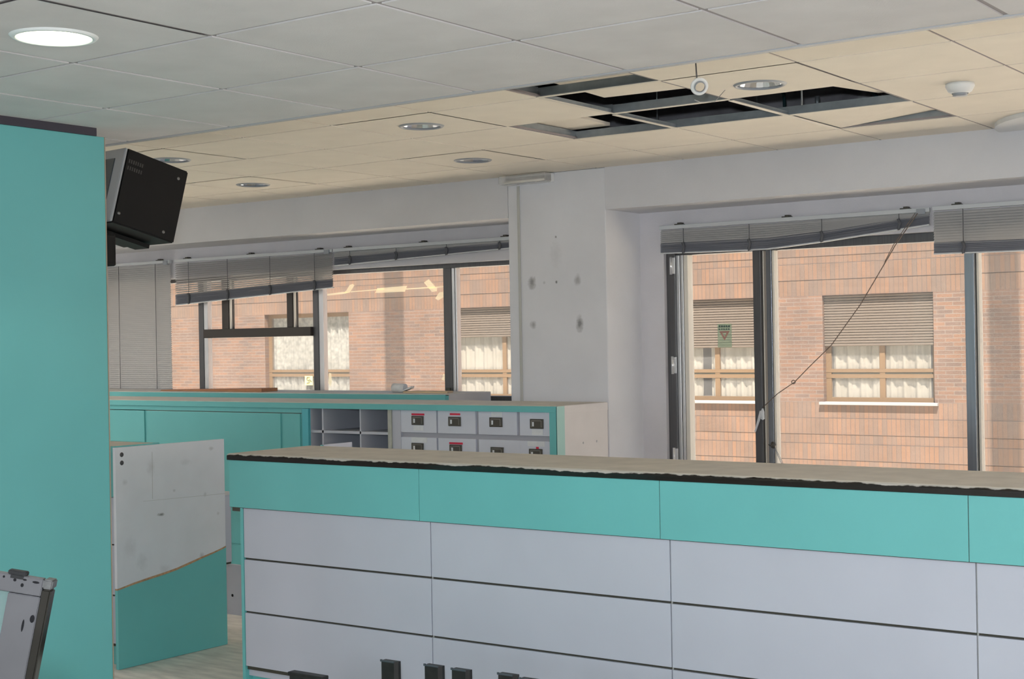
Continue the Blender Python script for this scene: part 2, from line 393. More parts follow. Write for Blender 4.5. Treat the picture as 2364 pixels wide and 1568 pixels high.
# visible rails of the opening, each a thing
def rail(a, b, z, label, hang=0.0):
    web = .022 if a[0] == b[0] else .042
    a = Vector((*a, 0)); b = Vector((*b, 0)); t = (b - a).normalized(); n = Vector((-t.y, t.x, 0)) * .012; k = Vector((-t.y, t.x, 0)) * .0015
    bm = B(); Z = lambda p, dz: (p.x, p.y, z + dz + (hang if p is b or False else 0))
    def bar(n, z0, z1, mi):
        pa, pb = a, b; hb = hang
        pts = [(pa - n), (pb - n), (pb + n), (pa + n)]; dz = [0, hb, hb, 0]
        hexa(bm, [(p.x, p.y, z + z0 + q) for p, q in zip(pts, dz)] + [(p.x, p.y, z + z1 + q) for p, q in zip(pts, dz)], mi)
    bar(n, 0, .003, 0); bar(k, .003, web, 1); bar(k * 2.2, web - .004, web, 1)
    o = obj('ceiling_rail', bm, [M['rail_white'], M['galv']]); tag(o, label, 'ceiling rail', 'exposed rails of the open ceiling grid')
xD, xE, xF, xC = GX + 1.8, GX + 2.4, GX + 3.0, GX + 1.2
rail((xD, 5.78), (xD, 6.36), FZ - .004, 'cream edged bare rail crossing the opening, nearer the left end')
rail((xE, 5.78), (xE, 6.96), FZ - .004, 'cream edged bare rail crossing the opening, nearer the smoke detector')
rail((xD, 5.763), (xE, 5.763), FZ - .001, 'thin cream rail along the near side of the opening below the shifted tile')
rail((xD, 5.163), (xE, 5.163), FZ - .001, 'grey galvanised rail beside the missing strip tile near the ceiling step')
rail((xC, 6.363), (xD, 6.363), FZ - .001, 'galvanised rail at the window side of the opening, leftmost length')
rail((xD, 6.363), (xE, 6.363), FZ - .001, 'galvanised rail at the window side of the opening, middle length')
rail((xE, 6.363), (xF, 6.363), FZ - .001, 'galvanised rail at the window side of the opening, rightmost length')
rail((xD, 5.19), (xD, 5.75), FZ - .001, 'bare rail on the left of the shifted tile')
def loose_tile(pts, z, label, dz=(0, 0, 0, 0)):
    bm = B(); hexa(bm, [(x, y, z + d) for (x, y), d in zip(pts, dz)] + [(x, y, z + .015 + d) for (x, y), d in zip(pts, dz)])
    o = obj('ceiling_tile', bm, M['tile']); tag(o, label, 'ceiling tile', 'loose tiles at the ceiling opening')
loose_tile([(xD + .10, 5.10), (xE + .03, 5.15), (xE - .005, 5.64), (xD + .06, 5.60)], FZ + .048, 'loose ceiling tile shifted in its frame, left of the hanging white ring')
loose_tile([(xC - .28, 5.80), (xC + .27, 5.80), (xC + .22, 6.35), (xC - .32, 6.35)], FZ + .049, 'loose ceiling tile pushed aside at the left end of the dark opening')
loose_tile([(xF - .30, 5.78), (xF + .27, 5.82), (xF + .40, 6.33), (xF - .14, 6.33)], FZ + .049, 'loose ceiling tile pushed aside at the right end of the dark opening')
loose_tile([(xE + .01, 6.375), (xF - .01, 6.375), (xF - .01, 6.945), (xE + .01, 6.955)], FZ + .004, 'tipped ceiling tile with a dark gap along its window side', (0, 0, .045, .0))

# things inside the ceiling void
def wire(name, pts, r, m, label, cat, group=None):
    bm = B(); tube(bm, pts, r, 6); o = obj(name, bm, m); return tag(o, label, cat, group)
wire('hanger_rod', [(-3.40, 6.9, 3.15), (-3.40, 6.9, 2.66)], .004, M['galv'], 'thin metal hanger rod in the ceiling void, middle of the opening', 'hanger rod', 'hanger rods in the ceiling void')
wire('hanger_rod', [(-2.83, 6.2, 3.15), (-2.83, 6.2, 2.66)], .004, M['galv'], 'thin metal hanger rod in the ceiling void beside the cables', 'hanger rod', 'hanger rods in the ceiling void')
wire('hanger_rod', [(-3.88, 6.7, 3.15), (-3.88, 6.7, 2.67)], .004, M['galv'], 'thin metal hanger rod in the ceiling void, left end of the opening', 'hanger rod', 'hanger rods in the ceiling void')
wire('cable', [(-2.95, 6.1, 3.0), (-2.85, 6.4, 2.93), (-2.78, 6.7, 2.86), (-2.74, 6.95, 2.76), (-2.75, 7.05, 2.67)], .012, M['cable'], 'thick dark blue green cable curving down in the ceiling void', 'cable', 'cables in the ceiling void')
wire('cable', [(-2.90, 6.15, 2.98), (-2.80, 6.45, 2.90), (-2.72, 6.75, 2.82), (-2.69, 7.0, 2.68)], .007, M['cable2'], 'thin yellowish cable beside the thick cable in the ceiling void', 'cable', 'cables in the ceiling void')
wire('cable', [(-3.15, 6.3, 2.95), (-3.12, 6.5, 2.88), (-3.13, 6.65, 2.80), (-3.16, 6.72, 2.70)], .009, M['cable'], 'short dark cable entering the junction box in the void', 'cable', 'cables in the ceiling void')
jb = thing('junction_box', (-2.98, 6.82, 2.665), 'small grey electrical box resting inside the ceiling opening', 'junction box')
bm = B(); box(bm, -3.06, -2.90, 6.76, 6.88, 2.665, 2.74, bev=.004); obj('box_body', bm, M['boxgrey'], jb)
bm = B(); tube(bm, [(-3.03, 6.82, 2.74), (-3.03, 6.82, 2.80)], .012); obj('box_gland', bm, M['galv'], jb)

# ---------------------------------------------------------------- ceiling fittings
def downlight(x, y, z, lit, label, r=.11):
    t = thing('downlight', (x, y, z - .006), label, 'downlight', 'round recessed downlights')
    bm = B(); lathe(bm, [(r, 0.0), (r - .006, -.006), (r - .016, -.007), (r - .02, .002), (r, .006)], (x, y, z), 48, close=False)
    obj('rim', bm, M['silver'] if not lit else M['ring'], t)
    bm = B()
    prof = [(r - .016, -.002), (r - .028, .02), (r - .045, .05), (r - .07, .07), (.0005, .075)]
    # faceted reflector
    rings = lathe(bm, prof, (x, y, z), 20)
    for f in bm.faces: f.smooth = False
    obj('reflector', bm, M['chrome'] if not lit else M['lit'], t)
    bm = B(); lathe(bm, [(.0005, -.004 if lit else .018), (.02, .0 if lit else .02), (.028, .03), (.024, .06), (.0005, .07)], (x, y, z), 20)
    obj('bulb', bm, M['lit'] if lit else M['ring'], t)
    return t
downlight(*LIGHTS_FAR[0], FZ, 0, 'unlit round downlight, biggest of those left of the ceiling opening')
downlight(*LIGHTS_FAR[1], FZ, 0, 'unlit round downlight just above the column and emergency lamp')
downlight(*LIGHTS_FAR[2], FZ, 0, 'unlit chrome downlight right of the hanging white ring')
downlight(*LIGHTS_FAR[3], FZ, 0, 'smallest unlit round downlight, low on the left near the beam')
downlight(*LIGHTS_FAR[4], FZ, 0, 'unlit round downlight half hidden behind the television')
downlight(*LIGHT_NEAR, NZ, 1, 'lit round downlight glowing white in the near ceiling', r=.118)
light('downlight_glow', 'SPOT', (-3.362, 2.525, 2.43), 12, (1.0, 1.0, 0.85), size=.08, aim=(0, 0, -1)).data.spot_size = 2.4

sm = thing('smoke_detector', (-2.05, 6.05, FZ - .06), 'small white smoke detector on the ceiling right of the opening', 'smoke detector')
bm = B(); lathe(bm, [(.0005, 0), (.058, 0), (.06, -.012), (.048, -.034), (.034, -.042)], (-2.05, 6.05, FZ), 32); obj('detector_base', bm, M['ring'], sm)
bm = B(); lathe(bm, [(.030, -.040), (.030, -.052), (.0005, -.053)], (-2.05, 6.05, FZ), 24); obj('detector_head', bm, M['silver'], sm)

# white ring (pulled-out lamp trim) hanging on two wires
rg = thing('lamp_ring', (-2.66, 4.9, 2.50), 'white lamp ring dangling from a wire below the ceiling', 'lamp ring')
bm = B(); lathe(bm, [(.031, .006), (.0345, .001), (.032, -.007), (.024, -.007), (.020, -.001), (.0215, .006)], (-2.652, 4.9, 2.553), 40, axis=(0.62, -0.70, -0.42), close=True)
obj('ring_body', bm, M['ring'], rg)
bm = B(); lathe(bm, [(.020, .0), (.018, .015), (.020, .016), (.0215, .006)], (-2.652, 4.9, 2.553), 30, axis=(0.62, -0.70, -0.42), close=True)
obj('inner_collar', bm, M['silver'], rg)
bm = B(); tube(bm, [(-2.664, 4.9, 2.578), (-2.667, 4.9, FZ)], .0015, 5); tube(bm, [(-2.660, 4.9, 2.580), (-2.665, 4.9, FZ)], .0015, 5)
obj('hanging_wire', bm, M['ladder'], rg)
bm = B(); tube(bm, [(-2.69, 4.93, 2.51), (-2.76, 5.1, 2.53), (-2.80, 5.3, 2.56), (-2.83, 5.45, 2.63)], .0015, 5); obj('loose_lead', bm, M['silver'], rg)

# emergency lamp over the column
em = thing('emergency_lamp', (-5.26, 7.46, 2.575), 'clear plastic emergency lamp at the top left of the column', 'emergency lamp')
bm = B(); box(bm, -5.44, -5.08, 7.47, 7.5, 2.585, 2.64, bev=.004); obj('back_plate', bm, M['ring'], em)
bm = B(); box(bm, -5.44, -5.08, 7.40, 7.47, 2.585, 2.64, bev=.008); obj('cover', bm, M['clear'], em)
bm = B(); tube(bm, [(-5.42, 7.44, 2.60), (-5.12, 7.44, 2.60)], .008, 10); obj('lamp_tube', bm, M['tube'], em)

# pale round fitting at the right edge of the ceiling
bm = B(); half = [(-1.80 + r_ * math.cos(a_), 7.498 - r_ * math.sin(a_)) for r_, a_ in [(.54, math.pi * k / 40) for k in range(41)]]
prism(bm, half, 'z', FZ - .022, FZ)
tag(obj('ceiling_panel', bm, M['ring']), 'pale half round ceiling panel against the beam, cut off by the right edge', 'ceiling fitting')

# ---------------------------------------------------------------- column trunking
bm = B(); box(bm, -5.362, -5.344, 7.49, 7.5, 0.0, 2.58, bev=.002)
tag(obj('cable_trunking', bm, mat('trunking_beige', (.52, .52, .49), .6)), 'narrow vertical cable trunking strip on the column front', 'cable trunking')

# ---------------------------------------------------------------- teal full-height panel at the left, near
tw = thing('partition_panel', (-4.64, 2.6, 0), 'tall teal partition panel filling the left edge of the picture', 'partition')
bm = B(); box(bm, -4.655, -4.62, 1.5, 3.70, 0.0, 2.425, bev=.002); obj('panel', bm, M['teal_wall'], tw)
bm = B(); box(bm, -4.665, -4.615, 1.5, 3.66, 2.425, 2.456); obj('top_shadow_gap', bm, mat('gap_shade_dark', (.035, .03, .045), .6), tw)  # dark strip standing in for the shadow gap under the ceiling
bm = B(); box(bm, -4.656, -4.619, 3.70, 3.704, 0, 2.425); obj('edge_strip', bm, mat('edge_tan', (.35, .27, .2), .6), tw)

# ---------------------------------------------------------------- television
TL, tu, tv_, tw_ = Vector((-5.4553, 4.5062, 2.5374)), Vector((0.04, 0.3329, -0.0862)), Vector((-0.013, -0.0892, -0.3502)), Vector((-0.3426, 0.0417, 0.0021))
tw_ = tw_ * 1.25
tv = thing('television', tuple(TL + tu * .5 + tv_ + tw_ * .5), 'boxy black television with a grey side, tilted on a bracket above the counter', 'television')
def obox(bm, o, a, b, c, mi=0, bev=0):
    vs = hexa(bm, [o, o + a, o + a + b, o + b, o + c, o + a + c, o + a + b + c, o + b + c], mi)
    if bev: bmesh.ops.bevel(bm, geom=list(set(e for v in vs for e in v.link_edges)), offset=bev, segments=2, affect='EDGES')
bm = B(); obox(bm, TL, tu, tv_, tw_, bev=.006); obj('casing', bm, M['black'], tv)
nu, nv, nw = tu.normalized(), tv_.normalized(), tw_.normalized()
bm = B(); obox(bm, TL - nu * .014 + nv * .002, nu * .014, tv_ * .985, tw_, bev=.003); obj('grey_face', bm, M['silver'], tv)
bm = B(); obox(bm, TL - nu * .017 + tv_ * .13 + tw_ * .16, nu * .005, tv_ * .68, tw_ * .7, bev=.002); obj('screen', bm, M['screen'], tv)
for a, b in ((.86, .14), (.07, .86), (.80, .90)):
    bm = B(); c = TL + tu * a + tv_ * b; lathe(bm, [(.0005, .003), (.006, .003), (.008, 0.0)], tuple(c), 12, axis=tuple(-nw)); obj('screw', bm, M['screw'], tv)
bm = B()
for k in range(2):
    for i in range(7): obox(bm, TL + tu * (.05 + .035 * i) + tv_ * (.13 + .09 * k) - nw * .001, tu * .018, tv_ * .05, nw * .001)
obj('vent_slots', bm, mat('vent_grey', (.035, .035, .035), .5), tv)
# wall bracket under it
br = thing('television_bracket', (-5.5, 4.35, 1.9), 'black metal bracket arm under the television', 'bracket')
bm = B(); b0 = TL + tv_ + tw_ * .35
obox(bm, b0 + nv * .008, tu * .9, nv * .02, nw * .12); obj('tray', bm, M['black'], br)
bm = B(); tube(bm, [tuple(b0 + nv * .04 + tu * .1), (-5.50, 4.38, 2.13), (-5.46, 4.33, 2.00)], .022, 10); obj('arm', bm, M['black'], br)
bm = B(); box(bm, -5.56, -5.42, 4.28, 4.40, 1.98, 2.13, bev=.01); obj('joint_block', bm, M['black'], br)
bm = B(); tube(bm, [(-5.49, 4.34, 2.05), (-5.2, 3.95, 2.05), (-4.72, 3.4, 2.05)], .02, 10); obj('wall_arm', bm, M['black'], br)
bm = B(); box(bm, -4.72, -4.656, 3.28, 3.5, 1.93, 2.17, bev=.004); obj('wall_plate', bm, M['black'], br)

# ---------------------------------------------------------------- window frames and panes
def bar(bm, x0, x1, z0, z1, y0=7.98, y1=8.04, mi=0, bev=.002): box(bm, x0, x1, y0, y1, z0, z1, mi, bev)
win1 = bpy.data.objects.new('window_1', None); COL.objects.link(win1); win1['kind'] = 'structure'; win1.location = (-8.5, 8.0, 1.19)
def wpart(name, bm, m, parent): return obj(name, bm, m, parent)
bm = B()
for x0, x1 in ((-12, -11.9), (-10.4, -10.32), (-8.845, -8.79), (-7.60, -7.545), (-6.355, -6.285)): bar(bm, x0, x1, 1.19, 2.16)
bar(bm, -12, -5.44, 2.12, 2.17, 7.97, 8.05); bar(bm, -12, -5.44, 1.19, 1.235, 7.97, 8.06)
wpart('window_frame', bm, [M['alu_dark']], win1)
bm = B()
for x0, x1 in ((-8.789, -8.745), (-7.544, -7.50), (-6.284, -6.262), (-6.255, -6.243)): bar(bm, x0, x1, 1.235, 2.12, 7.985, 8.03)
wpart('sash_profile', bm, [M['alu_bright']], win1)
bm = B(); bar(bm, -8.76, -7.60, 1.672, 1.74, 7.95, 8.03)
for x0, x1 in ((-8.55, -8.475), (-7.845, -7.785)): bar(bm, x0, x1, 1.74, 2.12, 7.955, 8.02)
wpart('transom', bm, [M['brown']], win1)
bm = B()
for x in (-8.468, -7.778): bar(bm, x, x + .012, 1.74, 2.12, 7.96, 7.975, bev=0)
wpart('transom_bead', bm, [M['cream']], win1)
bm = B(); box(bm, -12, -5.44, 8.008, 8.012, 1.235, 2.12); wpart('pane', bm, M['glass'], win1)
bm = B(); box(bm, -12, -5.44, 7.80, 8.0, 1.15, 1.19, bev=.004); wpart('window_sill', bm, M['ring'], win1)
bm = B(); box(bm, -6.335, -6.30, 7.965, 7.98, 1.25, 1.29, bev=.003); wpart('catch', bm, M['bronze'], win1)

win2 = bpy.data.objects.new('window_2', None); COL.objects.link(win2); win2['kind'] = 'structure'; win2.location = (-3, 8.0, .12)
bm = B(); bar(bm, -4.545, -4.487, .12, 2.17, 7.93, 8.04); bar(bm, -4.545, 1.6, 2.12, 2.17, 7.97, 8.05)
wpart('window_frame', bm, M['alu_dark'], win2)
bm = B(); bar(bm, -4.487, -4.465, .12, 2.12, 7.95, 8.03); bar(bm, -4.462, -4.445, .12, 2.12, 7.96, 8.03); wpart('sash_profile', bm, M['alu_bright'], win2)
bm = B(); bar(bm, -4.443, -4.415, .12, 2.12, 7.965, 8.03); wpart('seal', bm, M['cream'], win2)
bm = B(); bar(bm, -3.965, -3.915, .12, 2.14, 7.95, 8.04); wpart('mullion', bm, M['alu_dark'], win2)
bm = B(); bar(bm, -3.888, -3.853, .12, 2.14, 7.97, 8.04); bar(bm, -2.685, -2.633, .12, 2.16, 7.94, 8.04); bar(bm, -1.0, -.93, .12, 2.16, 7.95, 8.04); bar(bm, .5, .57, .12, 2.16, 7.95, 8.04)
wpart('mullion', bm, M['alu'], win2)
bm = B()
for x in (-3.851, -2.631): bar(bm, x, x + .014, .12, 2.12, 7.975, 8.03)
bar(bm, -3.913, -3.905, .12, 2.12, 7.975, 8.03)
wpart('seal', bm, M['cream'], win2)
bm = B(); box(bm, -4.41, -3.965, 8.008, 8.012, .14, 2.12); wpart('pane', bm, M['glass_thin'], win2)
bm = B(); box(bm, -3.85, 1.6, 8.008, 8.012, .14, 2.12); wpart('pane', bm, M['glass'], win2)
for z in (2.055, 1.44, .875):
    bm = B(); tube(bm, [(-4.508, 7.922, z - .055), (-4.508, 7.922, z + .055)], .009, 10); box(bm, -4.515, -4.485, 7.922, 7.934, z - .05, z + .05); wpart('hinge', bm, M['alu_bright'], win2)

# sticker on the right window
st = thing('window_sticker', (-4.18, 8.0, 1.545), 'faded green sticker with a red down-pointing triangle on the right window', 'sticker')
bm = B(); box(bm, -4.235, -4.14, 8.003, 8.006, 1.545, 1.69); obj('sticker_sheet', bm, M['sticker'], st)
bm = B()
tri = [(-4.222, 1.645), (-4.153, 1.645), (-4.187, 1.588)]; tin = [(-4.203, 1.634), (-4.172, 1.634), (-4.187, 1.608)]
for k in range(3):
    a, b, c, d = tri[k], tri[(k + 1) % 3], tin[(k + 1) % 3], tin[k]; prism(bm, [a, b, c, d], 'y', 8.0005, 8.0025)
obj('triangle', bm, M['sticker_red'], st)
bm = B()
for i in range(5): box(bm, -4.226 + .016 * i, -4.214 + .016 * i, 8.0005, 8.0025, 1.668, 1.680)
for i in range(5): box(bm, -4.226 + .016 * i, -4.216 + .016 * i, 8.0005, 8.0025, 1.653, 1.661)
obj('lettering', bm, M['teal_glass'], st)

# tape remains on the left glass
def tape(p, label, m='tape_thin', name='tape_strip', cat='tape'):
    bm = B(); prism(bm, p, 'y', 8.001, 8.0015); tag(obj(name, bm, M[m]), label, cat, 'tape remains on the left window glass')
tape([(-7.47, 1.968), (-7.31, 1.975), (-7.24, 1.985), (-7.31, 1.990), (-7.47, 1.980)], 'short pale tape smear at the left end of the tape line on the glass')
tape([(-7.31, 1.980), (-7.25, 1.982), (-7.20, 2.035), (-7.215, 2.045), (-7.245, 2.040), (-7.28, 2.000)], 'slanted pale tape piece beside the left end of the tape line')
tape([(-7.24, 1.985), (-6.92, 1.992), (-6.92, 2.0), (-7.24, 1.991)], 'thin left length of the pale tape line on the glass', 'tape_thin')
tape([(-7.0, 1.972), (-6.72, 1.972), (-6.70, 2.012), (-6.98, 2.006)], 'wide double tape patch in the middle of the glass')
tape([(-6.715, 1.985), (-6.33, 1.990), (-6.33, 1.998), (-6.715, 1.995)], 'thin right length of the pale tape line on the glass')
tape([(-6.545, 2.030), (-6.50, 2.052), (-6.43, 1.985), (-6.43, 1.965), (-6.475, 1.962)], 'upper slanted tape piece near the mullion')
tape([(-6.445, 1.915), (-6.42, 1.900), (-6.36, 1.925), (-6.365, 1.960), (-6.41, 1.955)], 'lower slanted tape piece near the mullion')
tape([(-6.40, 1.24), (-6.36, 1.285), (-6.30, 1.285), (-6.30, 1.24)], 'pale paper scrap stuck at the bottom of the glass by the mullion', name='paper_scrap', cat='paper scrap')
tape([(-6.40, 1.345), (-6.385, 1.385), (-6.36, 1.385), (-6.345, 1.36), (-6.36, 1.335)], 'small round pale residue spot low on the glass')
tape([(-7.475, 1.32), (-7.465, 1.395), (-7.445, 1.39), (-7.44, 1.33), (-7.455, 1.29)], 'upright pale residue patch beside the bright mullion')

# yellow stamped note on the facade glass is seen through the window: built with the building below

# ---------------------------------------------------------------- blinds
def interp(pts, x):
    for (xa, za), (xb, zb) in zip(pts, pts[1:]):
        if x <= xb: 
            t = (x - xa) / (xb - xa); return za + (zb - za) * t
    return pts[-1][1]
def blind(x0, x1, top, bot, stack, label, cords=(.1, .36, .63, .9), nslat=9, closed=False, cordend=None, tilt=.8):
    """top: z under headrail; bot/stack: lists of (x,z) for stack bottom / stack top"""
    cx = (x0 + x1) / 2
    t = thing('venetian_blind', (cx, 7.86, min(z for _, z in bot)), label, 'venetian blind', 'venetian blinds over the windows')
    bm = B(); box(bm, x0, x1, 7.855, 7.88, top, top + .024, bev=.002); obj('headrail', bm, M['blind_rail'], t)
    N = 14
    xs = [x0 + .004 + (x1 - x0 - .008) * k / N for k in range(N + 1)]
    def slat(bm, zf, w=.012, dz=.0, th=.0006):
        for k in range(N):
            a, b = xs[k], xs[k + 1]; za, zb = zf(a), zf(b)
            vs = [bm.verts.new(p) for p in ((a, 7.868 - w, za - dz), (b, 7.868 - w, zb - dz), (b, 7.868, zb + .0015), (b, 7.868 + w, zb + dz), (a, 7.868 + w, za + dz), (a, 7.868, za + .0015))]
            bm.faces.new((vs[0], vs[1], vs[2], vs[5])).smooth = True; bm.faces.new((vs[5], vs[2], vs[3], vs[4])).smooth = True
    bm = B()
    for i in range(nslat):
        f = (i + .7) / nslat
        slat(bm, lambda x: top - .004 + (interp(stack, x) - top) * f, w=.012 * math.cos(tilt), dz=.012 * math.sin(tilt))
    me = obj('slats', bm, M['blind'], t)
    if not closed:
        bm = B(); n = max(12, int((stack[0][1] - bot[0][1]) / .0032))
        for i in range(n):
            f = i / (n - 1); jit = random.uniform(-.002, .002)
            slat(bm, lambda x: interp(stack, x) * (1 - f) + (interp(bot, x) + .008) * f + jit * math.sin(x * 5 + i), w=.0118, dz=.002 + .002 * (i % 3))
        obj('gathered_slats', bm, M['blind_stack'], t)
    bm = B()
    for k in range(N):
        a, b = xs[k], xs[k + 1]; za, zb = interp(bot, a), interp(bot, b)
        hexa(bm, [(a, 7.856, za), (b, 7.856, zb), (b, 7.88, zb), (a, 7.88, za), (a, 7.856, za + .007), (b, 7.856, zb + .007), (b, 7.88, zb + .007), (a, 7.88, za + .007)])
    obj('bottom_rail', bm, M['blind_rail'], t)
    for c in cords:
        x = x0 + (x1 - x0) * c
        bm = B(); tube(bm, [(x, 7.852, top), (x, 7.852, interp(stack, x))], .0022, 5)
        if not closed:
            zs, zb = interp(stack, x), interp(bot, x)
            tube(bm, [(x - .004, 7.85, zs), (x + .006, 7.848, zs * .6 + zb * .4), (x - .003, 7.849, zb * .8 + zs * .2), (x, 7.852, zb)], .009, 6)
        obj('ladder_cord', bm, M['ladder'], t)
    for c in (.08, .5, .92):
        x = x0 + (x1 - x0) * c
        bm = B(); box(bm, x - .03, x + .02, 7.856, 7.9, top + .024, top + .03); box(bm, x - .012, x + .012, 7.86, 7.9, top + .028, top + .038); obj('mounting_clip', bm, M['bronze'], t)
    bm = B(); box(bm, x1 - .07, x1 - .02, 7.845, 7.856, top - .012, top + .018, bev=.002); obj('cord_lock', bm, M['silver'], t)
    return t
blind(-10.70, -9.035, 2.276, [(-10.7, 1.20), (-9.035, 1.20)], [(-10.7, 1.205), (-9.035, 1.205)], 'fully lowered closed venetian blind at the far left window', nslat=66, closed=True, tilt=.98)
b2 = blind(-8.98, -7.285, 2.276, [(-8.98, 1.935), (-7.285, 2.015)], [(-8.98, 2.02), (-7.285, 2.082)], 'half raised venetian blind hanging slanted, second from the left', nslat=15, tilt=.6)
blind(-7.272, -5.60, 2.276, [(-7.272, 2.172), (-6.6, 2.192), (-5.6, 2.222)], [(-7.272, 2.235), (-5.6, 2.268)], 'raised venetian blind gathered up just left of the column', nslat=4)
blind(-4.548, -2.845, 2.276, [(-4.548, 2.127), (-3.84, 2.117), (-3.48, 2.142), (-2.845, 2.202)], [(-4.548, 2.192), (-3.84, 2.184), (-3.48, 2.205), (-2.845, 2.262)],
      'raised venetian blind bowed in the middle, right of the column', nslat=7)
blind(-2.828, -1.12, 2.280, [(-2.828, 2.04), (-1.12, 2.02)], [(-2.828, 2.105), (-1.12, 2.085)], 'lowered level venetian blind at the far right edge', nslat=12, tilt=.8)

# cords of the bowed blind
bc = thing('blind_cord', (-3.9, 7.86, 1.04), 'long brown blind cord sagging across the right window to a toggle', 'cord')
bm = B(); tube(bm, [(-2.90, 7.828, 2.27), (-3.03, 7.828, 2.10), (-3.08, 7.84, 2.03), (-3.26, 7.88, 1.78), (-3.45, 7.90, 1.55), (-3.60, 7.91, 1.42), (-3.69, 7.915, 1.337), (-3.80, 7.92, 1.27), (-3.905, 7.93, 1.185)], .0028, 6)
tube(bm, [(-2.915, 7.828, 2.27), (-3.04, 7.83, 2.105), (-3.10, 7.845, 2.01)], .002, 5); obj('cord_line', bm, M['cordm'], bc)
bm = B(); lathe(bm, [(.010, .003), (.013, 0), (.010, -.003), (.008, 0)], (-3.695, 7.912, 1.338), 14, axis=(.3, -.9, .2), close=True); obj('knot', bm, M['cordm'], bc)
bm = B(); lathe(bm, [(.0005, 0), (.012, .008), (.011, .05), (.004, .07), (.0005, .07)], (-3.903, 7.925, 1.11), 14); obj('toggle', bm, M['paper'], bc)
bm = B(); hexa(bm, [(-3.962, 7.93, 1.04), (-3.955, 7.93, 1.04), (-3.955, 7.94, 1.04), (-3.962, 7.94, 1.04), (-3.925, 7.93, 1.165), (-3.905, 7.93, 1.165), (-3.905, 7.94, 1.165), (-3.925, 7.94, 1.165)]); obj('cord_tail', bm, M['paper'], bc)
kn = thing('cord_bundle', (-3.84, 7.93, .70), 'knotted cord bundle on the second mullion with loose ends', 'cord')
bm = B(); lathe(bm, [(.0005, -.02), (.014, -.014), (.017, 0), (.012, .018), (.0005, .022)], (-3.845, 7.94, .962), 12); tube(bm, [(-3.875, 7.94, .965), (-3.845, 7.93, .95)], .003, 6); obj('knot', bm, M['bronze'], kn)
bm = B(); tube(bm, [(-3.84, 7.94, .95), (-3.79, 7.93, .86), (-3.71, 7.92, .70)], .0016, 5); tube(bm, [(-3.835, 7.94, .95), (-3.775, 7.93, .85), (-3.68, 7.92, .70)], .0016, 5); obj('loose_ends', bm, M['silver'], kn)

# ---------------------------------------------------------------- main counter
CY = 4.672
mc = thing('reception_counter', (-2.2, 4.9, 0), 'long reception counter with teal band over white panels, centre to right edge', 'counter')
XR = 1.2
def face_mat():
    return M['white']
bm = B(); box(bm, -4.925, XR, CY + .03, 5.16, .10, 1.085, bev=0); obj('carcass', bm, M['white'], mc)
bm = B(); box(bm, -4.93, -4.913, CY + .006, 5.21, 0, 1.083, bev=.001); box(bm, -4.93, -4.913, 5.212, 5.41, 0, 1.116, bev=.001); obj('end_panel', bm, [M['teal']], mc)
bm = B(); box(bm, -4.9125, -4.906, 5.215, 5.415, .3, 1.118); obj('end_lining', bm, M['white'], mc)
joints = [-4.99, -3.865, -2.722, -1.580, -.44, XR]
for a, b in zip(joints, joints[1:]):
    bm = B(); box(bm, a + .0012, b - .0012, CY - .002, CY + .03, .868, 1.082, bev=.0008); obj('teal_band', bm, M['teal'], mc)
bm = B(); box(bm, -4.985, XR, CY + .001, CY + .028, .866, 1.082); obj('band_backing', bm, M['gap'], mc)
bm = B(); box(bm, -4.985, -4.935, CY + .01, CY + .06, .848, .866, bev=.001); obj('support_block', bm, M['bronze'], mc)
cols = [-4.912, -3.815, -2.687, -1.561, -.435, XR]
rows = [(.118 + .03, .390), (.398, .632), (.640, .866)]
for a, b in zip(cols, cols[1:]):
    for z0, z1 in rows:
        bm = B(); box(bm, a + .0025, b - .0025, CY + .008, CY + .03, z0, z1 - .001, bev=.001); obj('front_panel', bm, M['white'], mc)
bm = B()
for z in (.394, .636): box(bm, -4.912, XR, CY + .02, CY + .0305, z - .006, z + .006)
box(bm, -4.912, XR, CY + .02, CY + .0305, .130, .149)
obj('dark_reveal', bm, M['gap'], mc)
bm = B()
for x in cols[1:-1]: box(bm, x - .003, x + .003, CY + .016, CY + .0306, .15, .866)
obj('joint_strip', bm, mat('joint_strip_grey', (.36, .36, .34), .6), mc)
bm = B(); box(bm, -4.912, XR, CY + .05, CY + .07, 0, .148); obj('plinth', bm, M['teal'], mc)
# the top: dusty beige slab with a glossy dark front edge
mtop = mat('counter_top_dust', (0.64, 0.60, 0.53), 0.55, noise=0.12, scale=9, detail=8)
bm = B(); box(bm, -4.998, XR, CY + .004, 5.21, 1.085, 1.112, bev=.003); obj('top', bm, mtop, mc)
bm = B()
prof = []
for k in range(7):
    a = math.pi * k / 12; prof.append((CY + .010 - .012 * math.sin(a) - .004, 1.098 + .0125 * math.cos(a)))
poly = [(CY + .02, 1.1115)] + prof + [(CY - .006, 1.083), (CY + .02, 1.083)]
prism(bm, poly, 'x', -4.999, XR)
medge = mat('dusty_dark_edge', (0.014, 0.012, 0.010), 0.15)
nt = medge.node_tree; pb = nt.nodes['Principled BSDF']
co = nt.nodes.new('ShaderNodeTexCoord'); sp = nt.nodes.new('ShaderNodeSeparateXYZ'); nt.links.new(co.outputs['Object'], sp.inputs[0])
n1 = nt.nodes.new('ShaderNodeTexNoise'); n1.inputs['Scale'].default_value = 2.2; n1.inputs['Detail'].default_value = 2; nt.links.new(co.outputs['Object'], n1.inputs['Vector'])
n2 = nt.nodes.new('ShaderNodeTexNoise'); n2.inputs['Scale'].default_value = 22; n2.inputs['Detail'].default_value = 5; nt.links.new(co.outputs['Object'], n2.inputs['Vector'])
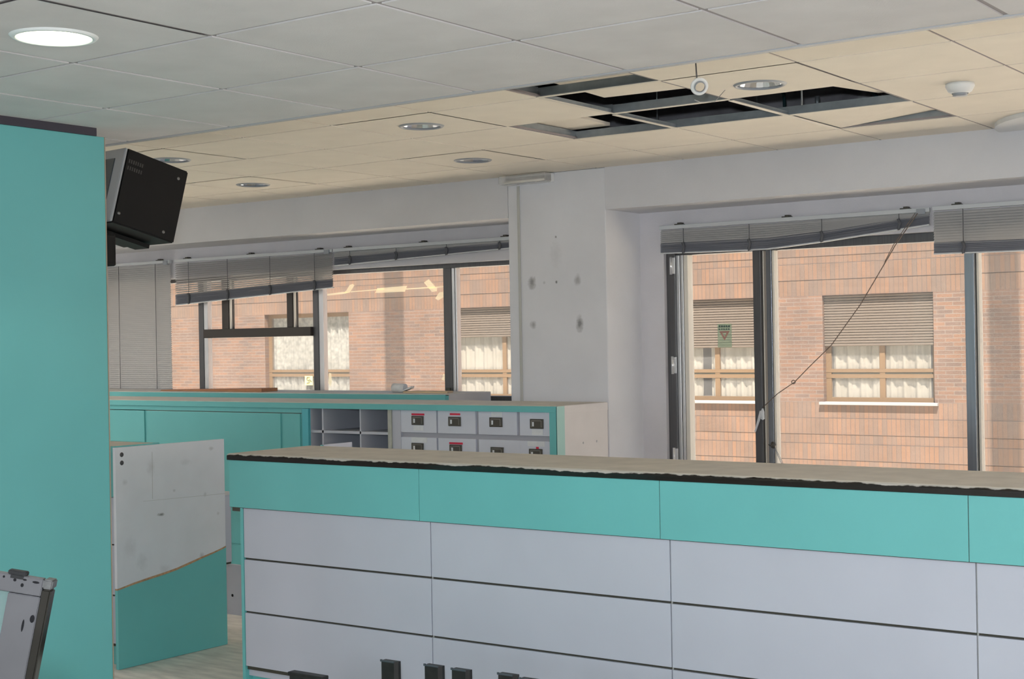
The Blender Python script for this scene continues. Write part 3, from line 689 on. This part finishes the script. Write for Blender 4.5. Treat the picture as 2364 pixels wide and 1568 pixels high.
def mth(op, a, b):
    m_ = nt.nodes.new('ShaderNodeMath'); m_.operation = op
    for i_, v_ in enumerate((a, b)):
        if isinstance(v_, (int, float)): m_.inputs[i_].default_value = v_
        else: nt.links.new(v_, m_.inputs[i_])
    return m_.outputs[0]
hz = mth('MULTIPLY', mth('SUBTRACT', sp.outputs['Z'], 1.1065), 90.0)            # dust lies on the upper curve, creeping down in places
dd = mth('ADD', hz, mth('MULTIPLY', mth('SUBTRACT', n1.outputs['Fac'], .5), 2.6)); dd = mth('ADD', dd, mth('MULTIPLY', mth('SUBTRACT', n2.outputs['Fac'], .5), 1.6))
mr = nt.nodes.new('ShaderNodeMapRange'); mr.inputs['From Min'].default_value = -.05; mr.inputs['From Max'].default_value = .2; nt.links.new(dd, mr.inputs['Value'])
mx = nt.nodes.new('ShaderNodeMix'); mx.data_type = 'RGBA'; mx.inputs['A'].default_value = (.014, .012, .010, 1); mx.inputs['B'].default_value = (.52, .49, .45, 1)
nt.links.new(mr.outputs['Result'], mx.inputs['Factor']); nt.links.new(mx.outputs['Result'], pb.inputs['Base Color'])
mr2 = nt.nodes.new('ShaderNodeMapRange'); mr2.inputs['To Min'].default_value = .12; mr2.inputs['To Max'].default_value = .7; nt.links.new(mr.outputs['Result'], mr2.inputs['Value']); nt.links.new(mr2.outputs['Result'], pb.inputs['Roughness'])
obj('dark_edge', bm, medge, mc)

# ---------------------------------------------------------------- left counter with its end panel
lc = thing('side_counter', (-7.2, 5.0, 0), 'left reception counter ending in a white panel with a teal lower part', 'counter')
bm = B(); box(bm, -9.2, -5.91, 4.86, 5.02, .1, 1.08); obj('carcass', bm, M['lilac'], lc)
bm = B(); box(bm, -9.2, -5.902, 4.76, 5.03, 1.085, 1.112, bev=.002); obj('top', bm, [mtop], lc)
bm = B(); box(bm, -9.2, -5.899, 4.752, 4.762, 1.082, 1.113); box(bm, -9.2, -5.899, 5.03, 5.042, 1.082, 1.113); box(bm, -5.905, -5.897, 4.76, 5.04, 1.083, 1.1135); obj('top_edge', bm, M['teal'], lc)
bm = B(); box(bm, -9.2, -5.905, 4.775, 4.80, .856, 1.084, bev=.001); obj('teal_band', bm, M['teal'], lc)
for z0, z1 in ((.116, .354), (.362, .609), (.617, .852)):
    bm = B(); box(bm, -9.2, -5.91, 4.79, 4.81, z0, z1, bev=.001); obj('front_panel', bm, M['white'], lc)
bm = B(); box(bm, -9.2, -5.91, 4.80, 4.86, .10, 1.08); obj('dark_reveal', bm, M['gap'], lc)
bm = B(); box(bm, -9.2, -5.92, 4.83, 4.85, 0, .112); obj('plinth', bm, M['teal'], lc)
cut = [(4.7445, .404), (4.85, .420), (4.95, .432), (5.05, .443), (5.13, .455), (5.22, .474), (5.30, .492), (5.38, .508), (5.44, .522), (5.4715, .530)]
mend = mat('end_panel_white', (0.72, 0.73, 0.78), 0.5, noise=0.04, scale=6)
def end_spots(m):
    """scuffs in the plane of the panel: (y, z, ry, rz, strength)"""
    nt = m.node_tree; b = nt.nodes['Principled BSDF']
    for (y, z, ry, rz, st) in ((5.03, .745, .028, .010, .8), (4.83, .60, .05, .06, .12), (5.30, .50, .02, .02, .35), (4.97, .99, .03, .05, .18), (5.38, 1.06, .02, .012, .3), (5.12, .86, .012, .01, .3), (4.90, .52, .04, .05, .15), (5.20, 1.0, .05, .02, .12), (4.80, .93, .02, .02, .2), (5.33, .82, .015, .015, .25), (5.05, .46, .05, .03, .15), (5.42, .71, .012, .012, .3)):
        base = b.inputs['Base Color'].links[0].from_socket
        co = nt.nodes.new('ShaderNodeTexCoord'); mp = nt.nodes.new('ShaderNodeMapping'); yl = y - 5.0
        mp.inputs['Scale'].default_value = (0, 1 / ry, 1 / rz); mp.inputs['Location'].default_value = (0, -yl / ry, -z / rz)
        nz = nt.nodes.new('ShaderNodeTexNoise'); nz.inputs['Scale'].default_value = 45; nt.links.new(co.outputs['Object'], nz.inputs['Vector'])
        nt.links.new(co.outputs['Object'], mp.inputs['Vector'])
        ln = nt.nodes.new('ShaderNodeVectorMath'); ln.operation = 'LENGTH'; nt.links.new(mp.outputs['Vector'], ln.inputs[0])
        ad = nt.nodes.new('ShaderNodeMath'); ad.operation = 'ADD'; nt.links.new(ln.outputs['Value'], ad.inputs[0]); nt.links.new(nz.outputs['Fac'], ad.inputs[1])
        r = nt.nodes.new('ShaderNodeMapRange'); r.inputs['From Min'].default_value = .7; r.inputs['From Max'].default_value = 1.5; r.inputs['To Min'].default_value = st; r.inputs['To Max'].default_value = 0
        nt.links.new(ad.outputs[0], r.inputs['Value'])
        mx = nt.nodes.new('ShaderNodeMix'); mx.data_type = 'RGBA'; nt.links.new(r.outputs['Result'], mx.inputs['Factor']); nt.links.new(base, mx.inputs['A']); mx.inputs['B'].default_value = (.12, .11, .10, 1)
        nt.links.new(mx.outputs['Result'], b.inputs['Base Color'])
end_spots(mend)
bm = B(); prism(bm, cut + [(5.4715, 1.105), (4.7445, 1.107)], 'x', -5.899, -5.8805); obj('end_panel', bm, [mend], lc)
bm = B(); prism(bm, [(4.7445, 0.002)] + [(y, z - .008) for y, z in cut] + [(5.4715, 0.002)], 'x', -5.899, -5.8785); obj('teal_lower_part', bm, M['teal'], lc)
bm = B()
prism(bm, [(y, z - .0085 + .002 * math.sin(y * 90)) for y, z in cut] + [(y, z + .0015 + .0025 * math.sin(y * 70)) for y, z in cut[::-1]], 'x', -5.898, -5.8795)
obj('broken_edge', bm, M['chip'], lc)
bm = B()
for z in (1.070, 1.029): lathe(bm, [(.0005, .0025), (.010, .0025), (.012, 0)], (-5.8805, 4.785, z), 20, axis=(1, 0, 0))
obj('hole_plugs', bm, mat('dark_plug', (.07, .065, .07), .6), lc)
bm = B(); prism(bm, [(4.915, .8235), (5.4715, .811), (5.4715, .8125), (4.915, .8245)], 'x', -5.8803, -5.8798)
prism(bm, [(4.975, .83), (4.977, 1.07), (4.979, 1.07), (4.977, .83)], 'x', -5.8804, -5.8800)
obj('scribed_line', bm, mat('line_grey', (.42, .41, .40), .8), lc)
# lower desk pedestal behind the end panel
dp = thing('desk_pedestal', (-6.2, 5.52, 0), 'pale desk side panel standing behind the white end panel', 'desk')
bm = B(); box(bm, -6.6, -5.93, 5.485, 5.56, .43, .795, bev=.001); obj('side_panel', bm, M['white'], dp)
bm = B(); box(bm, -6.6, -5.925, 5.48, 5.565, .795, .812, bev=.001); obj('desk_top', bm, M['offwhite'], dp)
bm = B(); box(bm, -6.6, -5.93, 5.485, 5.555, .42, .43); obj('lower_edge', bm, M['gap'], dp)
bm = B(); box(bm, -6.59, -6.5, 5.49, 5.55, 0, .42); obj('leg', bm, M['lilac'], dp)
lb = thing('low_board', (-6.9, 6.11, 0), 'low lilac grey board with a small dark hole beyond the left counter', 'board')
bm = B(); box(bm, -7.4, -6.2, 6.10, 6.12, 0, .30, bev=.001); obj('board_sheet', bm, M['lilac'], lb)
bm = B(); lathe(bm, [(.0005, .001), (.008, .001), (.009, 0)], (-6.505, 6.099, .115), 12, axis=(0, -1, 0)); obj('hole', bm, M['black'], lb)

# ---------------------------------------------------------------- cabinet row A (front)
CA = 6.60; XA0, XA1 = -9.2, -4.482; ZT = 1.247
ca = thing('filing_cabinet_row', (-6.6, 6.86, 0), 'long teal framed cabinet with doors, pigeonholes and numbered-size drawers behind the counter', 'cabinet')
ca['label'] = 'long teal framed cabinet with closed doors, pigeonholes and grey drawers behind the counter'
bm = B(); box(bm, XA0, XA1 - .004, CA + .02, 7.12, ZT - .012, ZT, bev=.002); obj('top', bm, mtop, ca)
bm = B(); box(bm, XA0, XA1, CA, CA + .05, ZT - .036, ZT - .003, bev=.001)
box(bm, XA1 - .05, XA1, CA, CA + .05, 0, ZT - .036, bev=.001); obj('front_frame', bm, M['teal'], ca)
bm = B(); box(bm, XA1 - .004, XA1 + .001, CA, CA + .075, 0, ZT - .003, bev=0); obj('frame_side', bm, mat('lighter_teal', (.33, .56, .53), .5), ca)  # side of the front frame in a lighter teal
bm = B(); box(bm, XA1 - .02, XA1 - .001, CA + .075, 7.12, 0, ZT - .002, bev=.001); obj('end_panel', bm, M['offwhite'], ca)
bm = B(); box(bm, XA1 - .021, XA1 + .0005, CA + .076, 7.12, ZT - .045, ZT - .001, bev=.001); obj('end_top_strip', bm, M['offwhite'], ca)
bm = B()
for y in (6.86, 7.0): lathe(bm, [(.0005, .001), (.006, .001), (.007, 0)], (XA1 - .0005, y, 1.03), 10, axis=(1, 0, 0))
obj('screw_cap', bm, M['silver'], ca)
bm = B(); box(bm, XA0, XA1 - .02, 7.10, 7.12, 0, ZT - .012); box(bm, XA0, XA1 - .02, CA + .05, 7.1, 0.0, .08); obj('back_panel', bm, M['lilac'], ca)
# doors (closed, teal)
bm = B(); box(bm, XA0, -6.40, CA + .012, CA + .05, 0.12, ZT - .036); obj('door_surround', bm, M['teal'], ca)
bm = B(); box(bm, -8.20, -6.37, CA + .0105, CA + .0121, 1.177, 1.181); box(bm, -6.405, -6.398, CA + .0105, CA + .03, 0.3, 1.205)
box(bm, -9.1, -7.87, CA + .0105, CA + .0121, 1.177, 1.181); box(bm, -7.853, -7.850, CA + .0105, CA + .0121, .3, 1.178)
obj('door_gap', bm, M['gap'], ca)
for a, b in ((-9.0, -7.875), (-7.849, -6.585), (-6.47, -6.415)):
    bm = B(); box(bm, a, b, CA + .004, CA + .014, .33, 1.176, bev=.002); obj('door', bm, M['teal'], ca)
bm = B(); box(bm, -6.396, -6.342, CA + .002, CA + .03, .12, 1.209, bev=.001); obj('door_edge', bm, mat('bright_teal_edge', (.10, .47, .53), .4), ca)
bm = B(); box(bm, XA0, -6.35, CA + .03, CA + .05, 0, .33); obj('plinth', bm, M['teal'], ca)
# pigeonholes
bm = B()
for x, w in ((-6.342, .004), (-6.245, .012), (-5.935, .010), (-5.70, .03)):
    box(bm, x, x + w, CA + .022, 7.10, .4, ZT - .036)
for z in (1.068, .86, .65): box(bm, -6.34, -5.70, CA + .022, 7.10, z - .008, z + .008)
obj('pigeonhole_dividers', bm, M['lilac'], ca)
bm = B(); box(bm, -5.70, -5.672, CA + .008, CA + .03, .1, ZT - .036); obj('worn_upright', bm, mat('worn_lilac', (.42, .43, .38), .6, noise=.15, scale=20), ca)
bm = B(); box(bm, -5.67, -5.605, CA + .014, CA + .04, .1, ZT - .036); obj('filler_panel', bm, M['lilac'], ca)
# drawers
bm = B(); box(bm, -5.605, -4.53, CA + .030, CA + .05, .1, ZT - .036); obj('drawer_carcass', bm, mat('lilac_shadowed_rail', (.40, .40, .44), .6), ca)
dcols = [(-5.605, -5.337), (-5.325, -5.052), (-5.030, -4.762), (-4.742, -4.532)]
drows = [(1.080, 1.211), (.905, 1.052), (.73, .878), (.55, .70), (.37, .52), (.19, .34)]
hold = {0: [(-5.475, 1.151), (-5.20, 1.150), (-4.905, 1.151), (-4.625, 1.147)], 1: [(-5.478, .992), (-5.195, .990), (-4.90, .984), (-4.635, .982)]}
def holder(parent, x, z, y):
    bm = B(); box(bm, x - .045, x + .045, y - .006, y, z - .027, z + .027, bev=.002)
    h = obj('label_holder', bm, M['bronze'], parent)
    bm = B(); w2, h2 = .034, .019
    for a, b, c, d in ((-w2, w2, h2 - .003, h2), (-w2, -w2 + .003, -h2, h2), (w2 - .003, w2, -h2, h2)): box(bm, x + a, x + b, y - .0075, y - .005, z + c, z + d)
    obj('holder_rim', bm, M['bronze_light'], h)
    bm = B(); box(bm, x - .028, x - .017, y - .0078, y - .005, z - .014, z + .010); obj('card_remnant', bm, M['paper'], h)
for r, (z0, z1) in enumerate(drows):
    for c, (x0, x1) in enumerate(dcols):
        if r == 1 and c == 2: x1 = -4.742
        bm = B(); box(bm, x0, x1, CA + .016, CA + .032, z0, z1, bev=.0012)
        d = obj('drawer', bm, mat('drawer_grey', (.62, .645, .72), .55, noise=.03, scale=8) if (r, c) == (0, 0) else bpy.data.materials['drawer_grey'], ca)
        if r in hold: x, z = hold[r][c]
        else: x, z = (x0 + x1) / 2, (z0 + z1) / 2
        holder(d, x, z, CA + .016)
        yl = CA + .0145
        def lab(nm, xa, xb, za, zb, m):
            bm = B(); box(bm, xa, xb, yl, CA + .0162, za, zb); obj(nm, bm, M[m], d)
        if (r, c) == (0, 0): lab('red_strip', -5.522, -5.425, 1.181, 1.192, 'red'); lab('paper_label', -5.508, -5.435, 1.092, 1.122, 'paper')
        if (r, c) == (0, 1): lab('red_strip', -5.235, -5.160, 1.186, 1.197, 'red')
        if (r, c) == (0, 2): lab('paper_label', -4.938, -4.862, 1.181, 1.208, 'paper')
        if (r, c) == (0, 3): lab('paper_label', -4.660, -4.585, 1.085, 1.117, 'paper')
        if (r, c) == (1, 0): lab('paper_label', -5.525, -5.408, 1.022, 1.052, 'paper')
        if (r, c) == (1, 1): lab('red_strip', -5.243, -5.145, 1.019, 1.030, 'red')
        if (r, c) == (1, 3): lab('paper_label', -4.690, -4.575, 1.022, 1.050, 'paper'); lab('red_dot', -4.634, -4.616, 1.009, 1.020, 'red')

# ---------------------------------------------------------------- cabinet row B (behind)
cb = thing('low_cabinet_row', (-7.5, 7.6, 0), 'second teal edged cabinet standing under the left window', 'cabinet')
XB1, YB, ZB = -5.862, 7.36, 1.272
bm = B(); box(bm, -10.6, XB1, YB + .01, 7.85, ZB - .012, ZB, bev=.002); obj('top', bm, mtop, cb)
bm = B(); box(bm, -10.6, XB1, YB, YB + .04, ZB - .045, ZB - .004, bev=.001); box(bm, XB1 - .04, XB1, YB, YB + .04, 0, ZB - .045); obj('front_frame', bm, M['teal'], cb)
bm = B(); box(bm, XB1 - .02, XB1 + .001, YB + .04, 7.85, 0, ZB - .002, bev=.001); obj('end_panel', bm, M['offwhite'], cb)
bm = B(); box(bm, -10.6, XB1 - .04, YB + .01, YB + .04, 0, ZB - .045); obj('door_panels', bm, M['teal'], cb)
# things on cabinet B
bm = B(); hexa(bm, [(-8.75, 7.50, ZB + .001), (-7.62, 7.46, ZB + .001), (-7.62, 7.62, ZB + .001), (-8.75, 7.66, ZB + .001), (-8.75, 7.50, ZB + .008), (-7.62, 7.46, ZB + .026), (-7.62, 7.62, ZB + .026), (-8.75, 7.66, ZB + .008)])
tag(obj('wooden_board', bm, M['wood']), 'brown wooden board lying on the rear cabinet top', 'board')
rl = thing('paper_roll', (-6.37, 7.55, ZB), 'small greyish white paper roll on the rear cabinet', 'paper roll')
bm = B(); tube(bm, [(-6.43, 7.52, ZB + .034), (-6.335, 7.53, ZB + .030)], .030, 20); obj('roll', bm, M['paper'], rl)
bm = B(); hexa(bm, [(-6.34, 7.50, ZB + .01), (-6.27, 7.50, ZB + .03), (-6.27, 7.54, ZB + .03), (-6.34, 7.54, ZB + .01), (-6.34, 7.50, ZB + .014), (-6.265, 7.50, ZB + .045), (-6.265, 7.54, ZB + .045), (-6.34, 7.54, ZB + .014)]); obj('torn_flap', bm, M['paper'], rl)
bm = B(); prism(bm, [(-6.33, 7.50), (-5.93, 7.47), (-6.0, 7.62), (-6.30, 7.62)], 'z', ZB + .0005, ZB + .012)
tag(obj('folded_cardboard', bm, mat('cardboard', (.62, .48, .32), .8)), 'flat tan cardboard piece right of the paper roll', 'cardboard')

# ---------------------------------------------------------------- bench frame in front of the counter
bn = thing('bench_frame', (-3.4, 4.2, 0), 'stripped black bench frame whose uprights poke up at the bottom edge', 'bench')
bm = B(); box(bm, -4.3, -1.6, 4.20, 4.27, .16, .22, bev=.004); obj('beam', bm, M['black'], bn)
for x in (-4.1, -1.8):
    bm = B(); box(bm, x - .03, x + .03, 4.19, 4.28, .02, .16); box(bm, x - .03, x + .03, 3.95, 4.5, 0, .03, bev=.004); obj('leg', bm, M['black'], bn)
for x, zt in ((-3.675, .402), (-3.463, .410), (-3.335, .410), (-3.124, .418), (-3.029, .412), (-2.82, .414), (-2.70, .414)):
    bm = B(); prism(bm, [(x, 4.20), (x + .062, 4.20), (x + .074, 4.212), (x + .074, 4.226), (x, 4.226)], 'z', .22, zt)
    u = obj('upright', bm, M['dusty_black'], bn)
    bm = B(); box(bm, x - .001, x + .064, 4.196, 4.202, zt - .004, zt + .001); box(bm, x - .002, x + .006, 4.195, 4.20, zt - .004, zt + .004); obj('upright_cap', bm, mat('cap_grey', (.06, .075, .09), .4), u)
bm = B(); box(bm, -4.172, -3.985, 4.20, 4.24, .285, .300, bev=.003); box(bm, -4.165, -3.992, 4.205, 4.235, .22, .285); obj('end_bracket', bm, M['dusty_black'], bn)

# ---------------------------------------------------------------- framed glass panel leaning in the near left corner
fp = thing('framed_panel', (-1.75, 1.05, 0), 'scuffed grey metal framed panel with black side at the bottom left corner', 'framed panel')
P0 = Vector((-1.5164, 1.1253, 1.316)); dn = Vector((-.0198 * 1.0, -.0141, -.1157)).normalized()   # right edge going down
rt = Vector((.0430, .0311, -.0094)).normalized(); nrm = rt.cross(dn).normalized()
if nrm.dot(-cf) < 0: nrm = -nrm
Ldn = 1.316 / abs(dn.z) - .01
def pl(bm, u0, u1, v0, v1, t0, t1, bev=0, mi=0):
    o = P0 - rt * u1 + dn * v0 + nrm * t0
    obox(bm, o, rt * (u1 - u0), dn * (v1 - v0), nrm * (t1 - t0), mi, bev)
bm = B(); pl(bm, .0115, .60, 0, .0215, -.012, 0, .001); pl(bm, .0115, .0515, .0225, Ldn - .03, -.012, 0, .001); pl(bm, .0115, .60, Ldn - .06, Ldn - .02, -.012, 0, .001)
obj('frame', bm, M['grey_metal'], fp)
bm = B(); pl(bm, .0, .0112, .012, Ldn - .03, -.02, 0, .002); obj('side_edge', bm, M['black_gloss'], fp)
bm = B(); pl(bm, -.0005, .0115, .0, .0115, -.02, .0005, .0015); obj('corner_cap', bm, mat('worn_corner', (.12, .12, .12), .3, .7, noise=.4, scale=90), fp)
bm = B(); pl(bm, .046, .60, .02, Ldn - .05, -.010, -.007); obj('glass', bm, M['teal_glass'], fp)
bm = B(); pl(bm, .033, .056, -.0055, .0, -.01, .001, .001); pl(bm, .036, .052, 0.0, .004, -.01, .001); obj('clip', bm, M['black'], fp)
mark = mat('scuff_mark', (.006, .006, .007), .7, spec=.1)
bm = B()
for (u, v, a, b) in ((.060, .004, .003, .003), (.046, .006, .004, .004), (.034, .004, .005, .0025), (.020, .005, .009, .003), (.036, .011, .004, .005), (.026, .060, .003, .016), (.016, .050, .006, .010)):
    o = P0 - rt * u + dn * v + nrm * .0003
    lathe(bm, [(.0002, 0), (1.0, 0)], (0, 0, 0), 10)
    vs = [vv for vv in bm.verts if vv.tag is False]
    for vv in vs:
        c = vv.co.copy(); vv.co = o + rt * (c.x * a * .5) + dn * (c.y * b * .5); vv.tag = True
obj('scuffs', bm, mark, fp)

# ---------------------------------------------------------------- outside: street and the brick building opposite
mst = mat('street_paving', (.78, .72, .62), .9, noise=.1, scale=1)
bm = B(); box(bm, -45, 25, 8.3, 22, -1.7, -1.6); struct('street', bm, mst)
FY = 22.0
def brick_mat(name, bw, bh, offset, c1, c2, mortar, swap):
    m = bpy.data.materials.new(name); m.use_nodes = True; nt = m.node_tree; b = nt.nodes['Principled BSDF']; b.inputs['Roughness'].default_value = .9
    uv = nt.nodes.new('ShaderNodeUVMap')
    bt = nt.nodes.new('ShaderNodeTexBrick'); bt.inputs['Scale'].default_value = 1.0
    bt.inputs['Brick Width'].default_value = bw; bt.inputs['Row Height'].default_value = bh; bt.inputs['Mortar Size'].default_value = .006
    bt.inputs['Mortar Smooth'].default_value = .3; bt.offset = offset; bt.inputs['Bias'].default_value = 0
    bt.inputs['Color1'].default_value = (*c1, 1); bt.inputs['Color2'].default_value = (*c2, 1); bt.inputs['Mortar'].default_value = (*mortar, 1)
    nt.links.new(uv.outputs[0], bt.inputs['Vector'])
    nz = nt.nodes.new('ShaderNodeTexNoise'); nz.inputs['Scale'].default_value = 1.3; nz.inputs['Detail'].default_value = 6; nt.links.new(uv.outputs[0], nz.inputs['Vector'])
    r = nt.nodes.new('ShaderNodeMapRange'); r.inputs['From Min'].default_value = .3; r.inputs['From Max'].default_value = .7; r.inputs['To Min'].default_value = .84; r.inputs['To Max'].default_value = 1.14
    nt.links.new(nz.outputs['Fac'], r.inputs['Value'])
    # two dark vertical bands of a window reflection, painted into the brick colour
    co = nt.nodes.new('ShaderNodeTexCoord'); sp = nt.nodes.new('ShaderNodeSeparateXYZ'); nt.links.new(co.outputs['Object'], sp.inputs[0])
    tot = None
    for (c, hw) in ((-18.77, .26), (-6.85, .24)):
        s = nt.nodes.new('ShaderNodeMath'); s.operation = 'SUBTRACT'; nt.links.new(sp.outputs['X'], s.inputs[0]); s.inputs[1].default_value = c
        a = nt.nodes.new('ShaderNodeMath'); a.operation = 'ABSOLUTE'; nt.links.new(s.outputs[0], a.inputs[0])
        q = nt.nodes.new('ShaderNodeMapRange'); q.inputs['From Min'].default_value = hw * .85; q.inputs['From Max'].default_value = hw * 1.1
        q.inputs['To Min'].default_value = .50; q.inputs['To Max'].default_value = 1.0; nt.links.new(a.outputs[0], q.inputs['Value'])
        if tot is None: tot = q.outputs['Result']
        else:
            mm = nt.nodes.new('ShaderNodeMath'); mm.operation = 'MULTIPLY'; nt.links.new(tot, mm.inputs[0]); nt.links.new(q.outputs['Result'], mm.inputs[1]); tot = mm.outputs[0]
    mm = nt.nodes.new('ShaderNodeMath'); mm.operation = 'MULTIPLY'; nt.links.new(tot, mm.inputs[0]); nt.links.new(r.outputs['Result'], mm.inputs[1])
    sc = nt.nodes.new('ShaderNodeVectorMath'); sc.operation = 'SCALE'; nt.links.new(bt.outputs['Color'], sc.inputs[0]); nt.links.new(mm.outputs[0], sc.inputs['Scale'])
    nt.links.new(sc.outputs['Vector'], b.inputs['Base Color'])
    return m
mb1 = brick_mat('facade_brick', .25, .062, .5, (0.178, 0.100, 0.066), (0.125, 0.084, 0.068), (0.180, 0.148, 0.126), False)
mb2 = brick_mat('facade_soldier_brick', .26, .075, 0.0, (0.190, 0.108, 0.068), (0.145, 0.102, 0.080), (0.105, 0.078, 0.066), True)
bld = thing('brick_building', (-14, FY, -4.5), 'sunlit orange brick building seen across the street through the windows', 'building')
KEEP_b = []
def wins():
    # x0, x1, z0(sill), z1(top), shutter bottom (or None), mullion x, transom z
    return [(-22.35, -19.97, .56, 2.26, None, -20.98, 1.03), (-17.35, -15.0, .56, 2.26, 1.69, -16.17, 1.02), (-12.62, -10.78, .555, 2.20, 1.43, -11.71, 1.01),
            (-9.75, -7.93, .555, 2.262, 1.43, -8.80, 1.01), (-5.6, -3.8, .555, 2.26, 1.43, -4.7, 1.01), (-29.0, -26.6, .56, 2.26, 1.6, -27.8, 1.02)]
bm = B(); uvl = bm.loops.layers.uv.new('UVMap')
def wquad(x0, x1, z0, z1, mi, soldier, zr=0, push=0.0):
    y = FY - push
    vs = [bm.verts.new(p) for p in ((x0, y, z0), (x1, y, z0), (x1, y, z1), (x0, y, z1))]
    f = bm.faces.new(vs); f.material_index = mi
    for l in f.loops:
        x, z = l.vert.co.x, l.vert.co.z
        l[uvl].uv = (z - zr, x) if soldier else (x, z - zr)
# brick storey band with window holes
WX = sorted(wins()); ZS, ZL = .555, 2.26
cur = -40.0
for (x0, x1, z0, z1, sh, mx, tz) in WX:
    wquad(cur, x0, ZS, ZL, 0, False, ZS); cur = x1
    # reveals
wquad(cur, 12, ZS, ZL, 0, False, ZS)
# soldier courses above and below
z = ZL
for k in range(9):
    h = .12 if k % 3 == 2 else .26
    wquad(-40, 12, z, z + h, 1, True, z - .26 * 5 * (k + 1), push=.006 * (k % 2)); z += h
topz = z
z = ZS
for k in range(24):
    h = .15 if k % 3 == 2 else .26
    wquad(-40, 12, z - h, z, 1, True, z - h - .26 * 7 * (k + 1), push=.006 * (k % 2)); z -= h
# reveals as simple quads
for (x0, x1, z0, z1, sh, mx, tz) in WX:
    for x in (x0, x1):
        vs = [bm.verts.new(p) for p in ((x, FY, ZS), (x, FY + .28, ZS), (x, FY + .28, ZL), (x, FY, ZL))]
        f = bm.faces.new(vs); f.material_index = 0
        for l in f.loops: l[uvl].uv = (l.vert.co.y, l.vert.co.z - ZS)
    vs = [bm.verts.new(p) for p in ((x0, FY - .01, ZL), (x1, FY - .01, ZL), (x1, FY + .28, ZL), (x0, FY + .28, ZL))]
    f = bm.faces.new(vs); f.material_index = 1
    for l in f.loops: l[uvl].uv = (l.vert.co.y, l.vert.co.x)
# solid mass behind
box(bm, -40, 12, FY + .6, FY + 4, -5, topz, 0)
KEEP.add('facade_wall')
me = bpy.data.meshes.new('facade_wall'); bmesh.ops.translate(bm, verts=bm.verts, vec=-bld.location); bm.to_mesh(me); bm.free()
# object x texture coordinate: building origin at x=-14 -> shift painted band positions
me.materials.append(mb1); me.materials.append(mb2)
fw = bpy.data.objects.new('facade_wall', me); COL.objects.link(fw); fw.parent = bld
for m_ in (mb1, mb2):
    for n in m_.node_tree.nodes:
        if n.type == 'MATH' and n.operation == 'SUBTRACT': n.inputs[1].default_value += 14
mshut = mat('roller_shutter', (0.126, 0.100, 0.080), .7); mframe = mat('tan_window_frame', (0.161, 0.102, 0.056), .6); msill = mat('white_stone_sill', (0.292, 0.282, 0.277), .7)
mcurt = mat('cream_curtain', (0.243, 0.221, 0.180), .85); mnet = mat('patterned_net_curtain', (0.233, 0.224, 0.195), .9, noise=.45, scale=14, detail=6)
for wi, (x0, x1, z0, z1, sh, mx, tz) in enumerate(WX):
    z1 = ZL
    yb = FY + .11
    bm = B()
    for a, b, c, d in ((x0, x1, z0, z0 + .07), (x0, x0 + .09, z0, z1), (x1 - .06, x1, z0, z1), (mx - .05, mx + .04, z0, z1), (x0, x1, tz - .075, tz - .015), (x0, x1, tz + .015, tz + .07), (x0, x1, z1 - .08, z1)):
        o_ = .004 if (b - a) < .2 else 0.0
        box(bm, a, b, yb + o_, yb + .05 + o_, c, d)
    w_ = obj('window', bm, mframe, bld)
    bm = B(); box(bm, x0 + .1, x1 - .07, yb + .008, yb + .045, tz - .015, tz + .015); obj('transom_gap', bm, M['gap'], w_)
    bm = B(); box(bm, x0 - .06, x1 + .06, FY - .06, yb, z0 - .045, z0, bev=.005); obj('window_sill', bm, msill, w_)
    if sh:
        bm = B(); n = int((z1 - sh) / .043)
        for k in range(n):
            a = z1 - .043 * k
            prism(bm, [(FY + .07, a), (FY + .055, a - .010), (FY + .055, a - .032), (FY + .07, a - .0415), (FY + .09, a - .0415), (FY + .09, a)], 'x', x0 + .005, x1 - .005)
        obj('roller_shutter', bm, mshut, w_)
    # curtains with folds
    bm = B(); xa = x0 + .1; N = int((x1 - x0 - .2) / .02)
    prev = None
    ph = random.uniform(0, 6)
    for k in range(N + 1):
        x = xa + .02 * k
        y = yb + .055 + .018 * math.sin(x * 28 + ph) + .012 * math.sin(x * 61 + ph * 2) 
        gap_ = (wi == 3 and -12.0 < x < -11.86)
        if gap_: prev = None; continue
        a = bm.verts.new((x, y, z0 + .03)); b = bm.verts.new((x, y, z1 - .03))
        if prev: f = bm.faces.new((prev[0], a, b, prev[1])); f.smooth = True
        prev = (a, b)
    obj('curtain', bm, mnet if wi in (1,) else mcurt, w_)
    bm = B(); box(bm, x0 + .05, x1 - .05, yb + .02, yb + .026, z0 + .05, z1 - .05); obj('pane', bm, M['glass_thin'], w_)
    bm = B(); box(bm, x0, x1, FY + .45, FY + .5, z0 - .1, z1 + .1); obj('dark_interior', bm, mat('room_dark', (.12, .10, .09), .9) if wi == 0 else bpy.data.materials['room_dark'], w_)
# yellow notice with dark mark in the left window opposite
bm = B(); box(bm, -21.30, -21.08, FY + .095, FY + .10, .78, .97); nt_ = obj('yellow_notice', bm, mat('yellow_paper', (.85, .72, .28), .7), bld)
bm = B(); tube(bm, [(-21.16, FY + .09, .94), (-21.23, FY + .09, .94), (-21.24, FY + .09, .89), (-21.18, FY + .09, .875), (-21.17, FY + .09, .83), (-21.24, FY + .09, .82)], .008, 5); tube(bm, [(-21.17, FY + .09, .90), (-21.11, FY + .09, .85)], .008, 5); obj('notice_mark', bm, M['gap'], nt_)
